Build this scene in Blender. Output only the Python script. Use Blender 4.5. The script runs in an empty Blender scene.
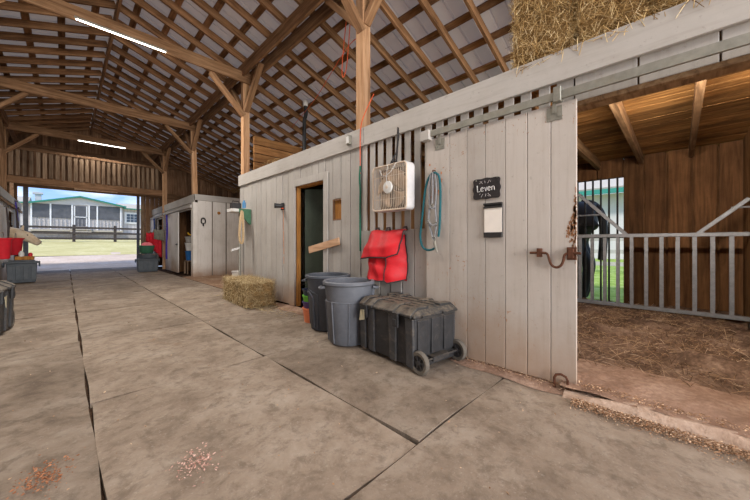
import bpy, math, random
from mathutils import Vector, Matrix
random.seed(11)
R = math.radians
scene = bpy.context.scene
COL = scene.collection

# ------------------------------------------------------------------ helpers
def lin(r, g, b):
    def f(c):
        c /= 255.0
        return c / 12.92 if c <= .04045 else ((c + .055) / 1.055) ** 2.4
    return (f(r), f(g), f(b), 1.0)

class MB:
    def __init__(self): self.v = []; self.f = []
    def add(self, vs, fs):
        n = len(self.v); self.v += [tuple(p) for p in vs]; self.f += [tuple(i + n for i in f) for f in fs]; return self
    def box(self, x0, x1, y0, y1, z0, z1):
        x0, x1 = min(x0, x1), max(x0, x1); y0, y1 = min(y0, y1), max(y0, y1); z0, z1 = min(z0, z1), max(z0, z1)
        return self.add([(x0,y0,z0),(x1,y0,z0),(x1,y1,z0),(x0,y1,z0),(x0,y0,z1),(x1,y0,z1),(x1,y1,z1),(x0,y1,z1)],
                 [(0,3,2,1),(4,5,6,7),(0,1,5,4),(1,2,6,5),(2,3,7,6),(3,0,4,7)])
    def beam(self, p, q, w, h, up=(0,0,1)):
        p, q = Vector(p), Vector(q); d = (q-p).normalized(); u = Vector(up)
        s = d.cross(u)
        if s.length < 1e-4: s = d.cross(Vector((1,0,0)))
        s.normalize(); u = s.cross(d); s *= w/2; u *= h/2
        return self.add([p-s-u,q-s-u,q+s-u,p+s-u,p-s+u,q-s+u,q+s+u,p+s+u],
                 [(0,3,2,1),(4,5,6,7),(0,1,5,4),(1,2,6,5),(2,3,7,6),(3,0,4,7)])
    def tube(self, pts, r, n=8, closed=False):
        pts = [Vector(p) for p in pts]; m = len(pts)
        rs = r if isinstance(r, (list, tuple)) else [r]*m
        vs = []; ref = None
        for i, p in enumerate(pts):
            if closed: t = pts[(i+1) % m] - pts[i-1]
            else: t = pts[min(i+1, m-1)] - pts[max(i-1, 0)]
            if t.length < 1e-9: t = Vector((0,0,1))
            t.normalize()
            if ref is None:
                ref = Vector((0,0,1)) if abs(t.z) < .9 else Vector((1,0,0))
            a = (ref - t*ref.dot(t))
            if a.length < 1e-5: a = t.orthogonal()
            a.normalize(); ref = a; b = t.cross(a)
            for k in range(n):
                an = 2*math.pi*k/n
                vs.append(p + (a*math.cos(an) + b*math.sin(an))*rs[i])
        fs = []
        for i in range(m if closed else m-1):
            j = (i+1) % m
            for k in range(n):
                l = (k+1) % n
                fs.append((i*n+k, i*n+l, j*n+l, j*n+k))
        if not closed:
            fs.append(tuple(reversed(range(n)))); fs.append(tuple((m-1)*n+k for k in range(n)))
        return self.add(vs, fs)
    def loft(self, secs, n=16):
        # secs: (center, side vector, up vector)
        vs = []; fs = []; m = len(secs)
        for c, a, b in secs:
            c, a, b = Vector(c), Vector(a), Vector(b)
            for k in range(n):
                an = 2*math.pi*k/n; vs.append(c + a*math.cos(an) + b*math.sin(an))
        for i in range(m-1):
            for k in range(n):
                l = (k+1) % n; fs.append((i*n+k, i*n+l, (i+1)*n+l, (i+1)*n+k))
        fs.append(tuple(reversed(range(n)))); fs.append(tuple((m-1)*n+k for k in range(n)))
        return self.add(vs, fs)
    def lathe(self, prof, n=32, c=(0,0,0), sx=1, sy=1, caps=(False, False), wob=None):
        vs = []; fs = []; m = len(prof)
        for j, (r, z) in enumerate(prof):
            for k in range(n):
                an = 2*math.pi*k/n; rr = r*(1 + (wob(an, j) if wob else 0))
                vs.append((c[0]+rr*sx*math.cos(an), c[1]+rr*sy*math.sin(an), c[2]+z))
        for i in range(m-1):
            for k in range(n):
                l = (k+1) % n; fs.append((i*n+k, i*n+l, (i+1)*n+l, (i+1)*n+k))
        if caps[0]: fs.append(tuple(reversed(range(n))))
        if caps[1]: fs.append(tuple((m-1)*n+k for k in range(n)))
        return self.add(vs, fs)
    def prism(self, poly, o, ax, ay, th):
        # polygon in plane (o, ax, ay), extruded by vector th
        o, ax, ay, th = Vector(o), Vector(ax), Vector(ay), Vector(th); n = len(poly)
        a = [o + ax*p[0] + ay*p[1] for p in poly]
        return self.add(a + [p+th for p in a], [tuple(reversed(range(n))), tuple(range(n, 2*n))] +
                        [(k, (k+1) % n, n+(k+1) % n, n+k) for k in range(n)])
    def grid(self, fn, nu, nv):
        vs = [fn(i/nu, j/nv) for j in range(nv+1) for i in range(nu+1)]
        return self.add(vs, [(j*(nu+1)+i, j*(nu+1)+i+1, (j+1)*(nu+1)+i+1, (j+1)*(nu+1)+i) for j in range(nv) for i in range(nu)])
    def mesh(self, name):
        me = bpy.data.meshes.new(name); me.from_pydata(self.v, [], self.f); me.update(); return me

def obj(name, mb, mat, parent=None, bevel=0, smooth=False, solid=0, seg=1, loc=None, rotz=None, sub=0):
    me = mb if isinstance(mb, bpy.types.Mesh) else mb.mesh(name)
    o = bpy.data.objects.new(name, me); COL.objects.link(o)
    if mat:
        if me.materials: me.materials[0] = mat
        else: me.materials.append(mat)
    if parent: o.parent = parent
    if smooth:
        for p in me.polygons: p.use_smooth = True
        me.set_sharp_from_angle(angle=R(42))
    if solid:
        m = o.modifiers.new('solid', 'SOLIDIFY'); m.thickness = solid; m.offset = 0
    if sub:
        m = o.modifiers.new('sub', 'SUBSURF'); m.levels = sub; m.render_levels = sub
    if bevel:
        m = o.modifiers.new('bevel', 'BEVEL'); m.width = bevel; m.segments = seg; m.limit_method = 'ANGLE'; m.angle_limit = R(40)
    if loc: o.location = loc
    if rotz: o.rotation_euler.z = rotz
    return o

def smoothp(P, it=2):
    P = [Vector(p) for p in P]
    for _ in range(it):
        Q = [P[0]]
        for a, b2 in zip(P, P[1:]): Q += [a*.75+b2*.25, a*.25+b2*.75]
        P = Q + [P[-1]]
    return P

def tag(o, label=None, cat=None, group=None, kind=None):
    if label: o['label'] = label
    if cat: o['category'] = cat
    if group: o['group'] = group
    if kind: o['kind'] = kind
    return o

def thing(name, label, cat, loc=(0,0,0), rotz=0, group=None):
    o = bpy.data.objects.new(name, None); COL.objects.link(o); o.empty_display_size = .1
    o.location = loc; o.rotation_euler.z = rotz
    return tag(o, label, cat, group)

def struct(name, mb, mat, label=None, cat=None, group=None, **k):
    return tag(obj(name, mb, mat, **k), label, cat, group, 'structure')

def copy_tree(o, parent=None):
    c = o.copy(); COL.objects.link(c)
    if parent: c.parent = parent
    for ch in list(o.children): copy_tree(ch, c)
    return c

# ------------------------------------------------------------------ materials
def nodes(name, rough=.8, spec=.3, metal=0):
    m = bpy.data.materials.new(name); m.use_nodes = True
    nt = m.node_tree; b = nt.nodes['Principled BSDF']
    b.inputs['Roughness'].default_value = rough; b.inputs['Metallic'].default_value = metal
    b.inputs['Specular IOR Level'].default_value = spec
    return m, nt, b
def N(nt, t, **kw):
    n = nt.nodes.new(t)
    for k, v in kw.items():
        if k in n.inputs: n.inputs[k].default_value = v
        else: setattr(n, k, v)
    return n
def coords(nt, scale=(1,1,1)):
    t = N(nt, 'ShaderNodeTexCoord'); mp = N(nt, 'ShaderNodeMapping'); mp.inputs['Scale'].default_value = scale
    nt.links.new(t.outputs['Object'], mp.inputs['Vector']); return mp.outputs['Vector']
def noise(nt, vec, scale, detail=5, rough=.6, dist=0):
    n = N(nt, 'ShaderNodeTexNoise'); n.inputs['Scale'].default_value = scale; n.inputs['Detail'].default_value = detail
    n.inputs['Roughness'].default_value = rough; n.inputs['Distortion'].default_value = dist
    nt.links.new(vec, n.inputs['Vector']); return n.outputs['Fac']
def ramp(nt, fac, stops):
    r = N(nt, 'ShaderNodeValToRGB'); e = r.color_ramp.elements
    while len(e) < len(stops): e.new(.5)
    for k, (p, c) in enumerate(stops):
        e[k].position = p; e[k].color = c if len(c) == 4 else (*c, 1)
    nt.links.new(fac, r.inputs['Fac']); return r.outputs['Color']
def mix(nt, fac, a, b, mode='MIX'):
    m = N(nt, 'ShaderNodeMix', data_type='RGBA', blend_type=mode)
    if isinstance(fac, (int, float)): m.inputs[0].default_value = fac
    else: nt.links.new(fac, m.inputs[0])
    for s, i in ((a, 6), (b, 7)):
        if isinstance(s, tuple): m.inputs[i].default_value = s
        else: nt.links.new(s, m.inputs[i])
    return m.outputs[2]
def bump(nt, b, h, s=.3, d=.01):
    n = N(nt, 'ShaderNodeBump'); n.inputs['Strength'].default_value = s; n.inputs['Distance'].default_value = d
    nt.links.new(h, n.inputs['Height']); nt.links.new(n.outputs['Normal'], b.inputs['Normal'])
W = (1,1,1,1); K = (0,0,0,1)
def gray(v): return (v, v, v, 1)

def wood(name, c0, c1, c2, axis='X', var=.35, stain=.5, rough=.85, island=True):
    m, nt, b = nodes(name, rough, .2)
    sc = {'X': (.6, 9, 9), 'Y': (9, .6, 9), 'Z': (9, 9, .6)}[axis]
    info = N(nt, 'ShaderNodeObjectInfo'); geo = N(nt, 'ShaderNodeNewGeometry')
    vec0 = coords(nt, sc)
    off = N(nt, 'ShaderNodeVectorMath', operation='MULTIPLY_ADD')
    comb = N(nt, 'ShaderNodeMath', operation='ADD')
    nt.links.new(info.outputs['Random'], comb.inputs[0]); nt.links.new(geo.outputs['Random Per Island'], comb.inputs[1])
    cx = N(nt, 'ShaderNodeCombineXYZ')
    for i in range(3): nt.links.new(comb.outputs[0], cx.inputs[i])
    off.inputs[1].default_value = (37.1, 21.7, 53.3)
    nt.links.new(cx.outputs[0], off.inputs[0]); nt.links.new(vec0, off.inputs[2])
    f = noise(nt, off.outputs[0], 2.2, 8, .62, .6)
    col = ramp(nt, f, [(.3, c0), (.5, c1), (.72, c2)])
    f2 = noise(nt, coords(nt, (1.3, 1.3, 1.3)), 2.0, 5, .65)
    col = mix(nt, ramp(nt, f2, [(.45, gray(0)), (.75, gray(stain))]), col, tuple(x*.35 for x in c0[:3]) + (1,))
    fr = N(nt, 'ShaderNodeMath', operation='FRACT'); nt.links.new(comb.outputs[0], fr.inputs[0])
    col = mix(nt, 1.0, col, ramp(nt, fr.outputs[0], [(0, gray(1-var)), (1, gray(1+var*.4))]), 'MULTIPLY')
    nt.links.new(col, b.inputs['Base Color'])
    bump(nt, b, f, .35, .006)
    return m

def painted(name, base, dirt, amount=.5, splash=None, axis='Z', scratch=None, rough=.7):
    m, nt, b = nodes(name, rough, .25)
    geo = N(nt, 'ShaderNodeNewGeometry')
    v = coords(nt)
    sc = {'X': (.8, 12, 12), 'Y': (12, .8, 12), 'Z': (12, 12, .8)}[axis]
    big = noise(nt, v, 1.1, 6, .65)
    gr = noise(nt, coords(nt, sc), 2.5, 7, .6)
    fine = noise(nt, v, 22, 4, .7)
    col = mix(nt, ramp(nt, big, [(.42, gray(0)), (.72, gray(amount))]), base, dirt)
    col = mix(nt, ramp(nt, gr, [(.5, gray(0)), (.75, gray(amount*.75))]), col, dirt)
    col = mix(nt, ramp(nt, fine, [(.62, gray(0)), (.74, gray(amount))]), col, tuple(x*.6 for x in dirt[:3])+(1,))
    if scratch:
        mp = coords(nt, (3, 9, 5)); s = noise(nt, mp, 3.0, 3, .5, 2.5)
        s2 = noise(nt, v, 1.7, 2, .5)
        ml = N(nt, 'ShaderNodeMath', operation='MULTIPLY')
        nt.links.new(ramp(nt, s, [(.66, gray(0)), (.69, gray(1))]), ml.inputs[0]); nt.links.new(ramp(nt, s2, [(.5, gray(0)), (.6, gray(.9))]), ml.inputs[1])
        col = mix(nt, ml.outputs[0], col, scratch)
    if splash:
        sx = N(nt, 'ShaderNodeSeparateXYZ'); nt.links.new(coords(nt), sx.inputs[0])
        ad = N(nt, 'ShaderNodeMath', operation='MULTIPLY_ADD'); ad.inputs[1].default_value = -.8
        nt.links.new(big, ad.inputs[0]); nt.links.new(sx.outputs[2], ad.inputs[2])
        col = mix(nt, ramp(nt, ad.outputs[0], [(0, gray(.75)), (.12, gray(.25)), (.3, gray(0))]), col, splash) if False else \
              mix(nt, mapr(nt, ad.outputs[0], -.35, .12, .8, 0), col, splash)
    col = mix(nt, 1.0, col, ramp(nt, geo.outputs['Random Per Island'], [(0, gray(.88)), (1, gray(1.05))]), 'MULTIPLY')
    nt.links.new(col, b.inputs['Base Color']); bump(nt, b, gr, .15, .004)
    return m
def mapr(nt, s, a, b_, c, d):
    n = N(nt, 'ShaderNodeMapRange'); n.clamp = True
    for k, v in zip((1, 2, 3, 4), (a, b_, c, d)): n.inputs[k].default_value = v
    nt.links.new(s, n.inputs[0]); return n.outputs[0]

def plain(name, c, rough=.6, spec=.4, metal=0, var=.25, scale=8, dust=None, dustamt=.5, bumps=.1):
    m, nt, b = nodes(name, rough, spec, metal)
    v = coords(nt); f = noise(nt, v, scale, 6, .65)
    lo = tuple(x*(1-var) for x in c[:3])+(1,); hi = tuple(min(1, x*(1+var)) for x in c[:3])+(1,)
    col = ramp(nt, f, [(.3, lo), (.7, hi)])
    if dust:
        f2 = noise(nt, v, scale*.55, 7, .7, .5); geo = N(nt, 'ShaderNodeNewGeometry')
        sx = N(nt, 'ShaderNodeSeparateXYZ'); nt.links.new(geo.outputs['Normal'], sx.inputs[0])
        # dust settles on upward faces
        ad = N(nt, 'ShaderNodeMath', operation='MULTIPLY_ADD'); ad.inputs[1].default_value = .22
        nt.links.new(sx.outputs[2], ad.inputs[0]); nt.links.new(f2, ad.inputs[2])
        col = mix(nt, ramp(nt, ad.outputs[0], [(.52, gray(0)), (.80, gray(dustamt))]), col, dust)
    nt.links.new(col, b.inputs['Base Color'])
    if bumps: bump(nt, b, f, bumps, .004)
    return m

def island_col(name, stops, rough=.9, tr=0):
    m, nt, b = nodes(name, rough, .15)
    geo = N(nt, 'ShaderNodeNewGeometry')
    col = ramp(nt, geo.outputs['Random Per Island'], stops); nt.links.new(col, b.inputs['Base Color'])
    return m

def emit(name, c, s):
    m = bpy.data.materials.new(name); m.use_nodes = True; nt = m.node_tree; nt.nodes.clear()
    o = nt.nodes.new('ShaderNodeOutputMaterial'); e = nt.nodes.new('ShaderNodeEmission')
    e.inputs[0].default_value = c; e.inputs[1].default_value = s; nt.links.new(e.outputs[0], o.inputs[0]); return m

M = {}
M['timber'] = wood('timber', lin(98,70,48), lin(142,106,76), lin(176,140,106), 'X', .25, .25)
M['post'] = wood('post', lin(138,102,72), lin(182,140,104), lin(206,168,132), 'X', .2, .12)
M['rafter'] = wood('rafter', lin(90,62,41), lin(138,100,69), lin(170,130,94), 'X', .3, .4)
M['purlin'] = wood('purlin', lin(96,68,46), lin(142,104,74), lin(168,130,96), 'X', .35, .9)
M['barnboard'] = wood('barnboard', lin(92,64,44), lin(134,100,74), lin(164,130,100), 'Z', .5, .35)
M['barnboard_x'] = wood('barnboard_x', lin(88,62,42), lin(124,92,66), lin(156,122,92), 'X', .4, .35)
M['oldboard'] = wood('oldboard', lin(98,76,58), lin(134,110,88), lin(158,136,114), 'Z', .4, .3)
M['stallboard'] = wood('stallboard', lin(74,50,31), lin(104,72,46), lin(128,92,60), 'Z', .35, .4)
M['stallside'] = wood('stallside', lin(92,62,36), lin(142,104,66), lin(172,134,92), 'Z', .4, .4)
M['loftboard'] = wood('loftboard', lin(104,70,36), lin(160,116,66), lin(196,150,96), 'Y', .4, .75)
M['loftside'] = wood('loftside', lin(112,74,42), lin(150,106,64), lin(178,132,84), 'X', .4, .4)
M['joist'] = wood('joist', lin(92,68,46), lin(138,108,78), lin(168,138,104), 'X', .25, .4)
M['freshwood'] = wood('freshwood', lin(160,122,92), lin(196,158,126), lin(212,180,150), 'Y', .2, .2)
M['jambwood'] = wood('jambwood', lin(128,80,36), lin(178,122,62), lin(200,146,84), 'Z', .2, .3)
WB, WD = lin(177,172,166), lin(132,122,111)
M['white'] = painted('white_boards', WB, WD, .45, lin(150,118,92))
M['white_y'] = painted('white_boards_long', WB, WD, .45, None, 'Y')
M['door_white'] = painted('white_door_boards', lin(186,178,170), lin(148,134,120), .45, lin(164,138,116), 'Z', lin(158,104,66))
M['white_far'] = painted('white_far_boards', lin(216,210,203), lin(166,154,140), .5, lin(146,112,84))
M['batten'] = painted('dark_batten', lin(126,116,106), lin(90,76,64), .5)
def translucent_sheet(name, c, tr):
    m, nt, b = nodes(name, .5, .2); v = coords(nt); f = noise(nt, v, 1.5, 5, .6)
    col = ramp(nt, f, [(.3, tuple(x*.92 for x in c[:3])+(1,)), (.7, c)]); nt.links.new(col, b.inputs['Base Color'])
    t = nt.nodes.new('ShaderNodeBsdfTranslucent'); nt.links.new(col, t.inputs[0])
    mx = nt.nodes.new('ShaderNodeMixShader'); mx.inputs[0].default_value = tr
    nt.links.new(b.outputs[0], mx.inputs[1]); nt.links.new(t.outputs[0], mx.inputs[2])
    nt.links.new(mx.outputs[0], nt.nodes['Material Output'].inputs[0]); return m
M['roofwhite'] = translucent_sheet('roof_white', lin(212,200,188), .10)
M['galv'] = plain('galvanised', lin(142,140,130), .5, .5, .5, .2, 14, lin(150,136,112), .5)
M['gatemetal'] = plain('gate_metal', lin(136,139,146), .5, .5, .35, .2, 22, lin(120,110,100), .35)
M['rust'] = plain('rusty_iron', lin(96,62,46), .75, .3, .4, .4, 40)
M['darkmetal'] = plain('dark_metal', lin(52,50,50), .6, .4, .3, .3, 20)
M['black'] = plain('black_plastic', lin(44,44,46), .55, .4, 0, .3, 14, lin(128,114,98), .34)
M['blackcol'] = plain('black_plastic_rib', lin(60,60,62), .55, .4, 0, .3, 16, lin(138,124,106), .5)
M['blacklid'] = plain('black_plastic_lid', lin(46,45,45), .6, .4, 0, .3, 24, lin(150,134,114), .5)
M['blackrim'] = plain('black_tyre', lin(100,94,86), .8, .2, 0, .15, 20)
M['hub'] = plain('hub', lin(62,60,60), .7, .2, 0, .2, 20)
M['can'] = plain('can_grey', lin(98,101,108), .6, .35, 0, .15, 9, lin(136,136,140), .35)
M['can2'] = plain('can_charcoal', lin(74,78,86), .6, .35, 0, .15, 9, lin(112,112,116), .35)
M['tote'] = plain('tote_grey', lin(78,84,90), .6, .35, 0, .15, 9, lin(120,118,116), .3)
M['red'] = plain('red_nylon', lin(196,26,36), .55, .3, 0, .12, 18, lin(180,60,60), .2)
M['redbucket'] = plain('red_plastic', lin(196,32,46), .5, .4, 0, .12, 8)
M['redcloth'] = plain('red_cloth', lin(192,40,52), .9, .1, 0, .2, 10)
M['greycloth'] = plain('grey_cloth', lin(118,116,104), .9, .1, 0, .25, 10)
M['pink'] = plain('pink_cloth', lin(228,120,128), .9, .1, 0, .2, 14)
M['piping'] = plain('dark_piping', lin(58,48,50), .8, .2)
M['teal'] = plain('teal_rope', lin(34,92,100), .8, .2, 0, .3, 60)
M['greenrope'] = plain('green_rope', lin(44,104,84), .9, .1, 0, .3, 60)
M['orangerope'] = plain('orange_cord', lin(206,88,52), .8, .2, 0, .2, 40)
M['tanrope'] = plain('tan_rope', lin(190,164,128), .9, .1, 0, .2, 40)
M['purple'] = plain('purple_strap', lin(74,58,150), .8, .2, 0, .2, 20)
M['leather'] = plain('dark_leather', lin(62,50,48), .6, .3, 0, .3, 20)
M['silver'] = plain('silver_webbing', lin(150,150,152), .5, .4, .3, .25, 40)
M['bluebucket'] = plain('blue_plastic', lin(32,96,160), .5, .4, 0, .1)
M['bluecan'] = plain('blue_can', lin(70,130,176), .4, .5, 0, .1)
M['greenbucket'] = plain('green_plastic', lin(54,98,74), .55, .35, 0, .2, 10)
M['greenbracket'] = plain('green_paint', lin(70,112,84), .6, .35, 0, .2, 10)
M['whiteplastic'] = plain('white_plastic', lin(206,204,200), .5, .4, 0, .1)
M['fanbody'] = plain('fan_body', lin(206,204,204), .5, .4, 0, .1, 10, lin(160,140,118), .35)
M['fangrille'] = plain('fan_grille', lin(206,188,168), .6, .3, 0, .15, 20)
M['fanblade'] = plain('fan_blade', lin(186,158,130), .6, .3, 0, .2, 10)
M['fanback'] = plain('fan_back', lin(96,74,56), .8, .2, 0, .25, 10)
M['chalk'] = plain('chalkboard', lin(50,46,46), .85, .2, 0, .35, 30)
M['chalkwrite'] = plain('chalk_writing', lin(206,204,202), .9, .1)
M['chalkfaint'] = plain('chalk_faint', lin(168,162,160), .9, .1)
M['paper'] = plain('paper', lin(232,224,214), .8, .2, 0, .05, 8)
M['greendoor'] = plain('green_door', lin(62,72,62), .6, .3, 0, .3, 3)
M['orangeplastic'] = plain('orange_plastic', lin(226,132,92), .5, .4, 0, .1)
M['lime'] = plain('lime_plastic', lin(110,190,60), .5, .4, 0, .1)
M['violet'] = plain('violet_plastic', lin(84,66,120), .5, .4, 0, .1)
M['yellow'] = plain('yellow_rope', lin(226,176,40), .8, .2, 0, .1)
M['conduit'] = plain('black_hose', lin(34,33,34), .5, .4, 0, .2)
M['cream'] = plain('cream_coat', lin(216,194,166), .85, .2, 0, .18, 5)
M['blackcoat'] = plain('black_coat', lin(30,28,30), .6, .3, 0, .25, 5)
def coat():
    m, nt, b = nodes('cream_coat', .85, .2); v = coords(nt); f = noise(nt, v, 5, 6, .65)
    col = ramp(nt, f, [(.3, lin(188,162,132)), (.5, lin(214,192,164)), (.7, lin(226,210,188))])
    sx = N(nt, 'ShaderNodeSeparateXYZ'); nt.links.new(v, sx.inputs[0])
    col = mix(nt, mapr(nt, sx.outputs[0], 1.76, 1.90, 0, .85), col, lin(124,108,98))
    nt.links.new(col, b.inputs['Base Color']); return m
M['cream'] = coat()
M['mane'] = plain('pale_mane', lin(212,200,186), .9, .1, 0, .2, 20)
M['eye'] = plain('dark_eye', lin(24,18,16), .2, .6)
M['hoof'] = plain('hoof', lin(60,52,46), .6, .3)
M['hay'] = island_col('hay', [(0, lin(108,82,50)), (.4, lin(174,142,92)), (.75, lin(206,178,126)), (1, lin(234,214,172))])
M['hayface'] = plain('hay_core', lin(128,102,66), .95, .1, 0, .5, 30, None, 0, .8)
M['oldhay'] = island_col('old_hay', [(0, lin(104,84,58)), (.4, lin(168,144,104)), (.75, lin(192,170,128)), (1, lin(214,198,160))])
M['shav'] = island_col('shavings', [(0, lin(112,84,60)), (.5, lin(172,136,106)), (1, lin(212,184,156))])
M['bedstraw'] = island_col('bed_straw', [(0, lin(78,58,42)), (.5, lin(138,110,86)), (.85, lin(176,146,116)), (1, lin(206,184,160))])
M['tealroof'] = plain('teal_roof', lin(62,140,124), .5, .3, 0, .1)
M['siding'] = plain('siding', lin(206,200,198), .7, .2, 0, .06, 2)
M['screen'] = plain('porch_screen', lin(92,92,96), .5, .4, 0, .35, 1.5)
M['trimwhite'] = plain('trim_white', lin(236,234,232), .6, .3, 0, .04)
M['shingle'] = plain('pale_roof', lin(186,176,160), .8, .2, 0, .1)
M['fence'] = plain('dark_fence', lin(78,70,66), .8, .2, 0, .2, 4)
M['fencepale'] = plain('pale_fence', lin(170,166,160), .8, .2, 0, .2, 4)
M['led'] = emit('led', (1, .93, .82, 1), 9)

def floor_mat():
    m, nt, b = nodes('floor_mats', .85, .2)
    v = coords(nt); geo = N(nt, 'ShaderNodeNewGeometry')
    big = noise(nt, v, 1.6, 9, .74, .3); mid = noise(nt, v, 9, 7, .75, .3); fine = noise(nt, v, 60, 3, .7)
    col = ramp(nt, big, [(.32, lin(116,101,87)), (.5, lin(147,131,115)), (.68, lin(169,155,140))])
    col = mix(nt, ramp(nt, mid, [(.36, gray(.6)), (.52, gray(0))]), col, lin(100,87,74))
    col = mix(nt, ramp(nt, fine, [(.6, gray(0)), (.75, gray(.4))]), col, lin(188,178,166))
    st = noise(nt, coords(nt, (1, .5, 1)), 1.6, 4, .6, 1.0)
    col = mix(nt, ramp(nt, st, [(.66, gray(0)), (.76, gray(.55))]), col, lin(126,92,64))
    col = mix(nt, 1.0, col, ramp(nt, geo.outputs['Random Per Island'], [(0, gray(.82)), (1, gray(1.08))]), 'MULTIPLY')
    nt.links.new(col, b.inputs['Base Color']); bump(nt, b, mid, .35, .01); return m
M['floor'] = floor_mat()
def dirt(name, a, b_, c, scale=3, bs=.6):
    m, nt, b = nodes(name, .95, .1); v = coords(nt)
    f = noise(nt, v, scale, 9, .7, .3); f2 = noise(nt, v, scale*9, 4, .7)
    col = ramp(nt, f, [(.32, a), (.5, b_), (.68, c)])
    col = mix(nt, ramp(nt, f2, [(.4, gray(.5)), (.6, gray(0))]), col, a)
    nt.links.new(col, b.inputs['Base Color']); bump(nt, b, f2, bs, .02); return m
M['dirt'] = dirt('dirt', lin(122,96,80), lin(158,130,112), lin(182,156,138))
M['jointdirt'] = dirt('joint_dirt', lin(44,32,24), lin(70,52,40), lin(104,80,62))
M['bedding'] = dirt('bedding', lin(72,56,46), lin(126,102,86), lin(168,142,124), 4, 1)
M['curb'] = dirt('curb', lin(150,126,108), lin(184,160,142), lin(206,186,170))
M['recessdirt'] = dirt('recess_dirt', lin(128,96,74), lin(162,132,108), lin(182,158,136), 1.5)
M['earth'] = dirt('outside_earth', lin(190,168,148), lin(212,192,174), lin(226,210,196), 1)
M['grass'] = dirt('grass', lin(180,168,112), lin(202,190,136), lin(218,206,158), .7)
M['greengrass'] = dirt('grass_back', lin(108,136,50), lin(150,172,84), lin(186,196,130), 2)

# ------------------------------------------------------------------ camera
H = 1.05
cam = bpy.data.objects.new('camera', bpy.data.cameras.new('camera')); COL.objects.link(cam)
cam.location = (0, 0, H); cam.rotation_euler = (R(90), 0, -R(45.233))
cam.data.sensor_width = 36; cam.data.lens = 306.5/750*36; cam.data.shift_y = -7/750; cam.data.clip_start = .05
scene.camera = cam

# ------------------------------------------------------------------ setting: floor, walls
XW = 2.60; YE = 17.2; YB = -3.0; XL = -1.18
xs = [-1.2, .11, 1.31, 2.53]; ys = [-3, -.88, .98, 2.75, 4.58, 6.52, 8.42, 10.35, 12.2, 14.0, 15.8, 17.3]
mb = MB()
rnd = random.Random(5)
for i in range(3):
    for j in range(len(ys)-1):
        if i == 2 and j < 2: continue
        g = .0035; gy = .008; o = rnd.uniform(-.012, .012) if i != 2 else rnd.uniform(-.02, .03)
        x0, x1 = xs[i]+g+rnd.uniform(0,.008), xs[i+1]-g-rnd.uniform(0,.008)
        y0, y1 = ys[j]+gy, ys[j+1]-gy
        if i == 1 and j < 2: x1 = 2.53
        if i == 2: y0 += o*(j > 2); y1 += o
        dz = [rnd.uniform(-.012 if i else -.024, .0) for _ in range(4)]
        def fn(u, v, x0=x0, x1=x1, y0=y0, y1=y1, dz=dz):
            z = (dz[0]*(1-u)+dz[1]*u)*(1-v) + (dz[2]*(1-u)+dz[3]*u)*v
            e = min(u, 1-u, v, 1-v)
            return (x0+(x1-x0)*u+.006*math.sin(v*9+i*3+j), y0+(y1-y0)*v+.008*math.sin(u*7+i+j*2), z - .004*(e < .02))
        n0 = len(mb.v); mb.grid(fn, 10, 10)
        # skirts
        rim = [k for k in range(11)] + [10+11*k for k in range(1, 11)] + [120-k for k in range(1, 11)] + [110-11*k for k in range(1, 10)]
        m0 = len(mb.v)
        for k in rim: x, y, z = mb.v[n0+k]; mb.v.append((x, y, -.06))
        L = len(rim)
        for a in range(L): mb.f.append((n0+rim[a], m0+a, m0+(a+1) % L, n0+rim[(a+1) % L]))
struct('floor', mb, M['floor'], 'dusty grey floor mats laid edge to edge along the barn aisle', 'floor')
sub = MB(); sub.box(-5.4, 6.4, YB, YE+.1, -.2, -.045)
struct('floor_base', sub, M['jointdirt'], 'brown dirt base showing in the joints of the floor mats', 'floor')
rc = MB(); rc.grid(lambda u, v: (2.52+3.9*u, 6.62+4.3*v, .002+.02*math.sin(u*9)*math.sin(v*7)), 20, 20)
struct('floor_recess', rc, M['recessdirt'], 'bare reddish dirt floor of the side passage beyond the hay bale', 'floor')

def planks_y(mb, x0, x1, y0, y1, z0, z1, w=.17, gap=.010, jit=.004):
    n = max(1, round((y1-y0)/w)); w = (y1-y0)/n
    for i in range(n):
        d = random.uniform(-jit, jit)
        mb.box(x0+d, x1, y0+i*w+gap/2, y0+(i+1)*w-gap/2, z0+random.uniform(0, jit), z1)
def planks_x(mb, y0, y1, x0, x1, z0, z1, w=.17, gap=.010, jit=.004):
    n = max(1, round((x1-x0)/w)); w = (x1-x0)/n
    for i in range(n):
        d = random.uniform(-jit, jit)
        mb.box(x0+i*w+gap/2, x0+(i+1)*w-gap/2, y0+d, y1, z0+random.uniform(0, jit), z1)

# right wall (front of the near stall block)
wr = MB()
planks_y(wr, XW, XW+.025, YB, -.52, .05, 2.26)
planks_y(wr, XW, XW+.025, -.52, .54, 2.07, 2.26, .36)
planks_y(wr, XW, XW+.025, .54, .66, .05, 2.26)
planks_y(wr, XW, XW+.025, .66, 2.83, .03, 1.20)
planks_y(wr, XW, XW+.025, 2.83, 3.22, .05, 2.26, .195)
planks_y(wr, XW, XW+.025, 3.40, 3.58, .05, 2.26, .18)
planks_y(wr, XW, XW+.025, 3.22, 3.40, .05, 1.36); planks_y(wr, XW, XW+.025, 3.22, 3.40, 1.65, 2.26)
planks_y(wr, XW, XW+.025, 3.58, 4.40, 1.97, 2.26)
planks_y(wr, XW, XW+.025, 4.40, 6.62, .04, 2.26, .21)
wall = struct('wall_right', wr, M['white'], 'long white board wall along the right side of the aisle', 'wall', bevel=.003)
tb = MB()
for a, b_ in ((YB, -.9), (-.9, 2.74), (2.745, 6.62)):
    tb.box(XW-.035, XW-.001, a+.002, b_-.002, 2.245, 2.47)
obj('header_board', tb, M['white_y'], wall, bevel=.004)
sg = MB(); y = .70
while y < 2.80:
    sg.box(XW+.0, XW+.022, y, y+.078, 1.2, 2.262); y += .135
obj('slat_grille', sg, M['white'], wall, bevel=.003)
cs = MB()
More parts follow.
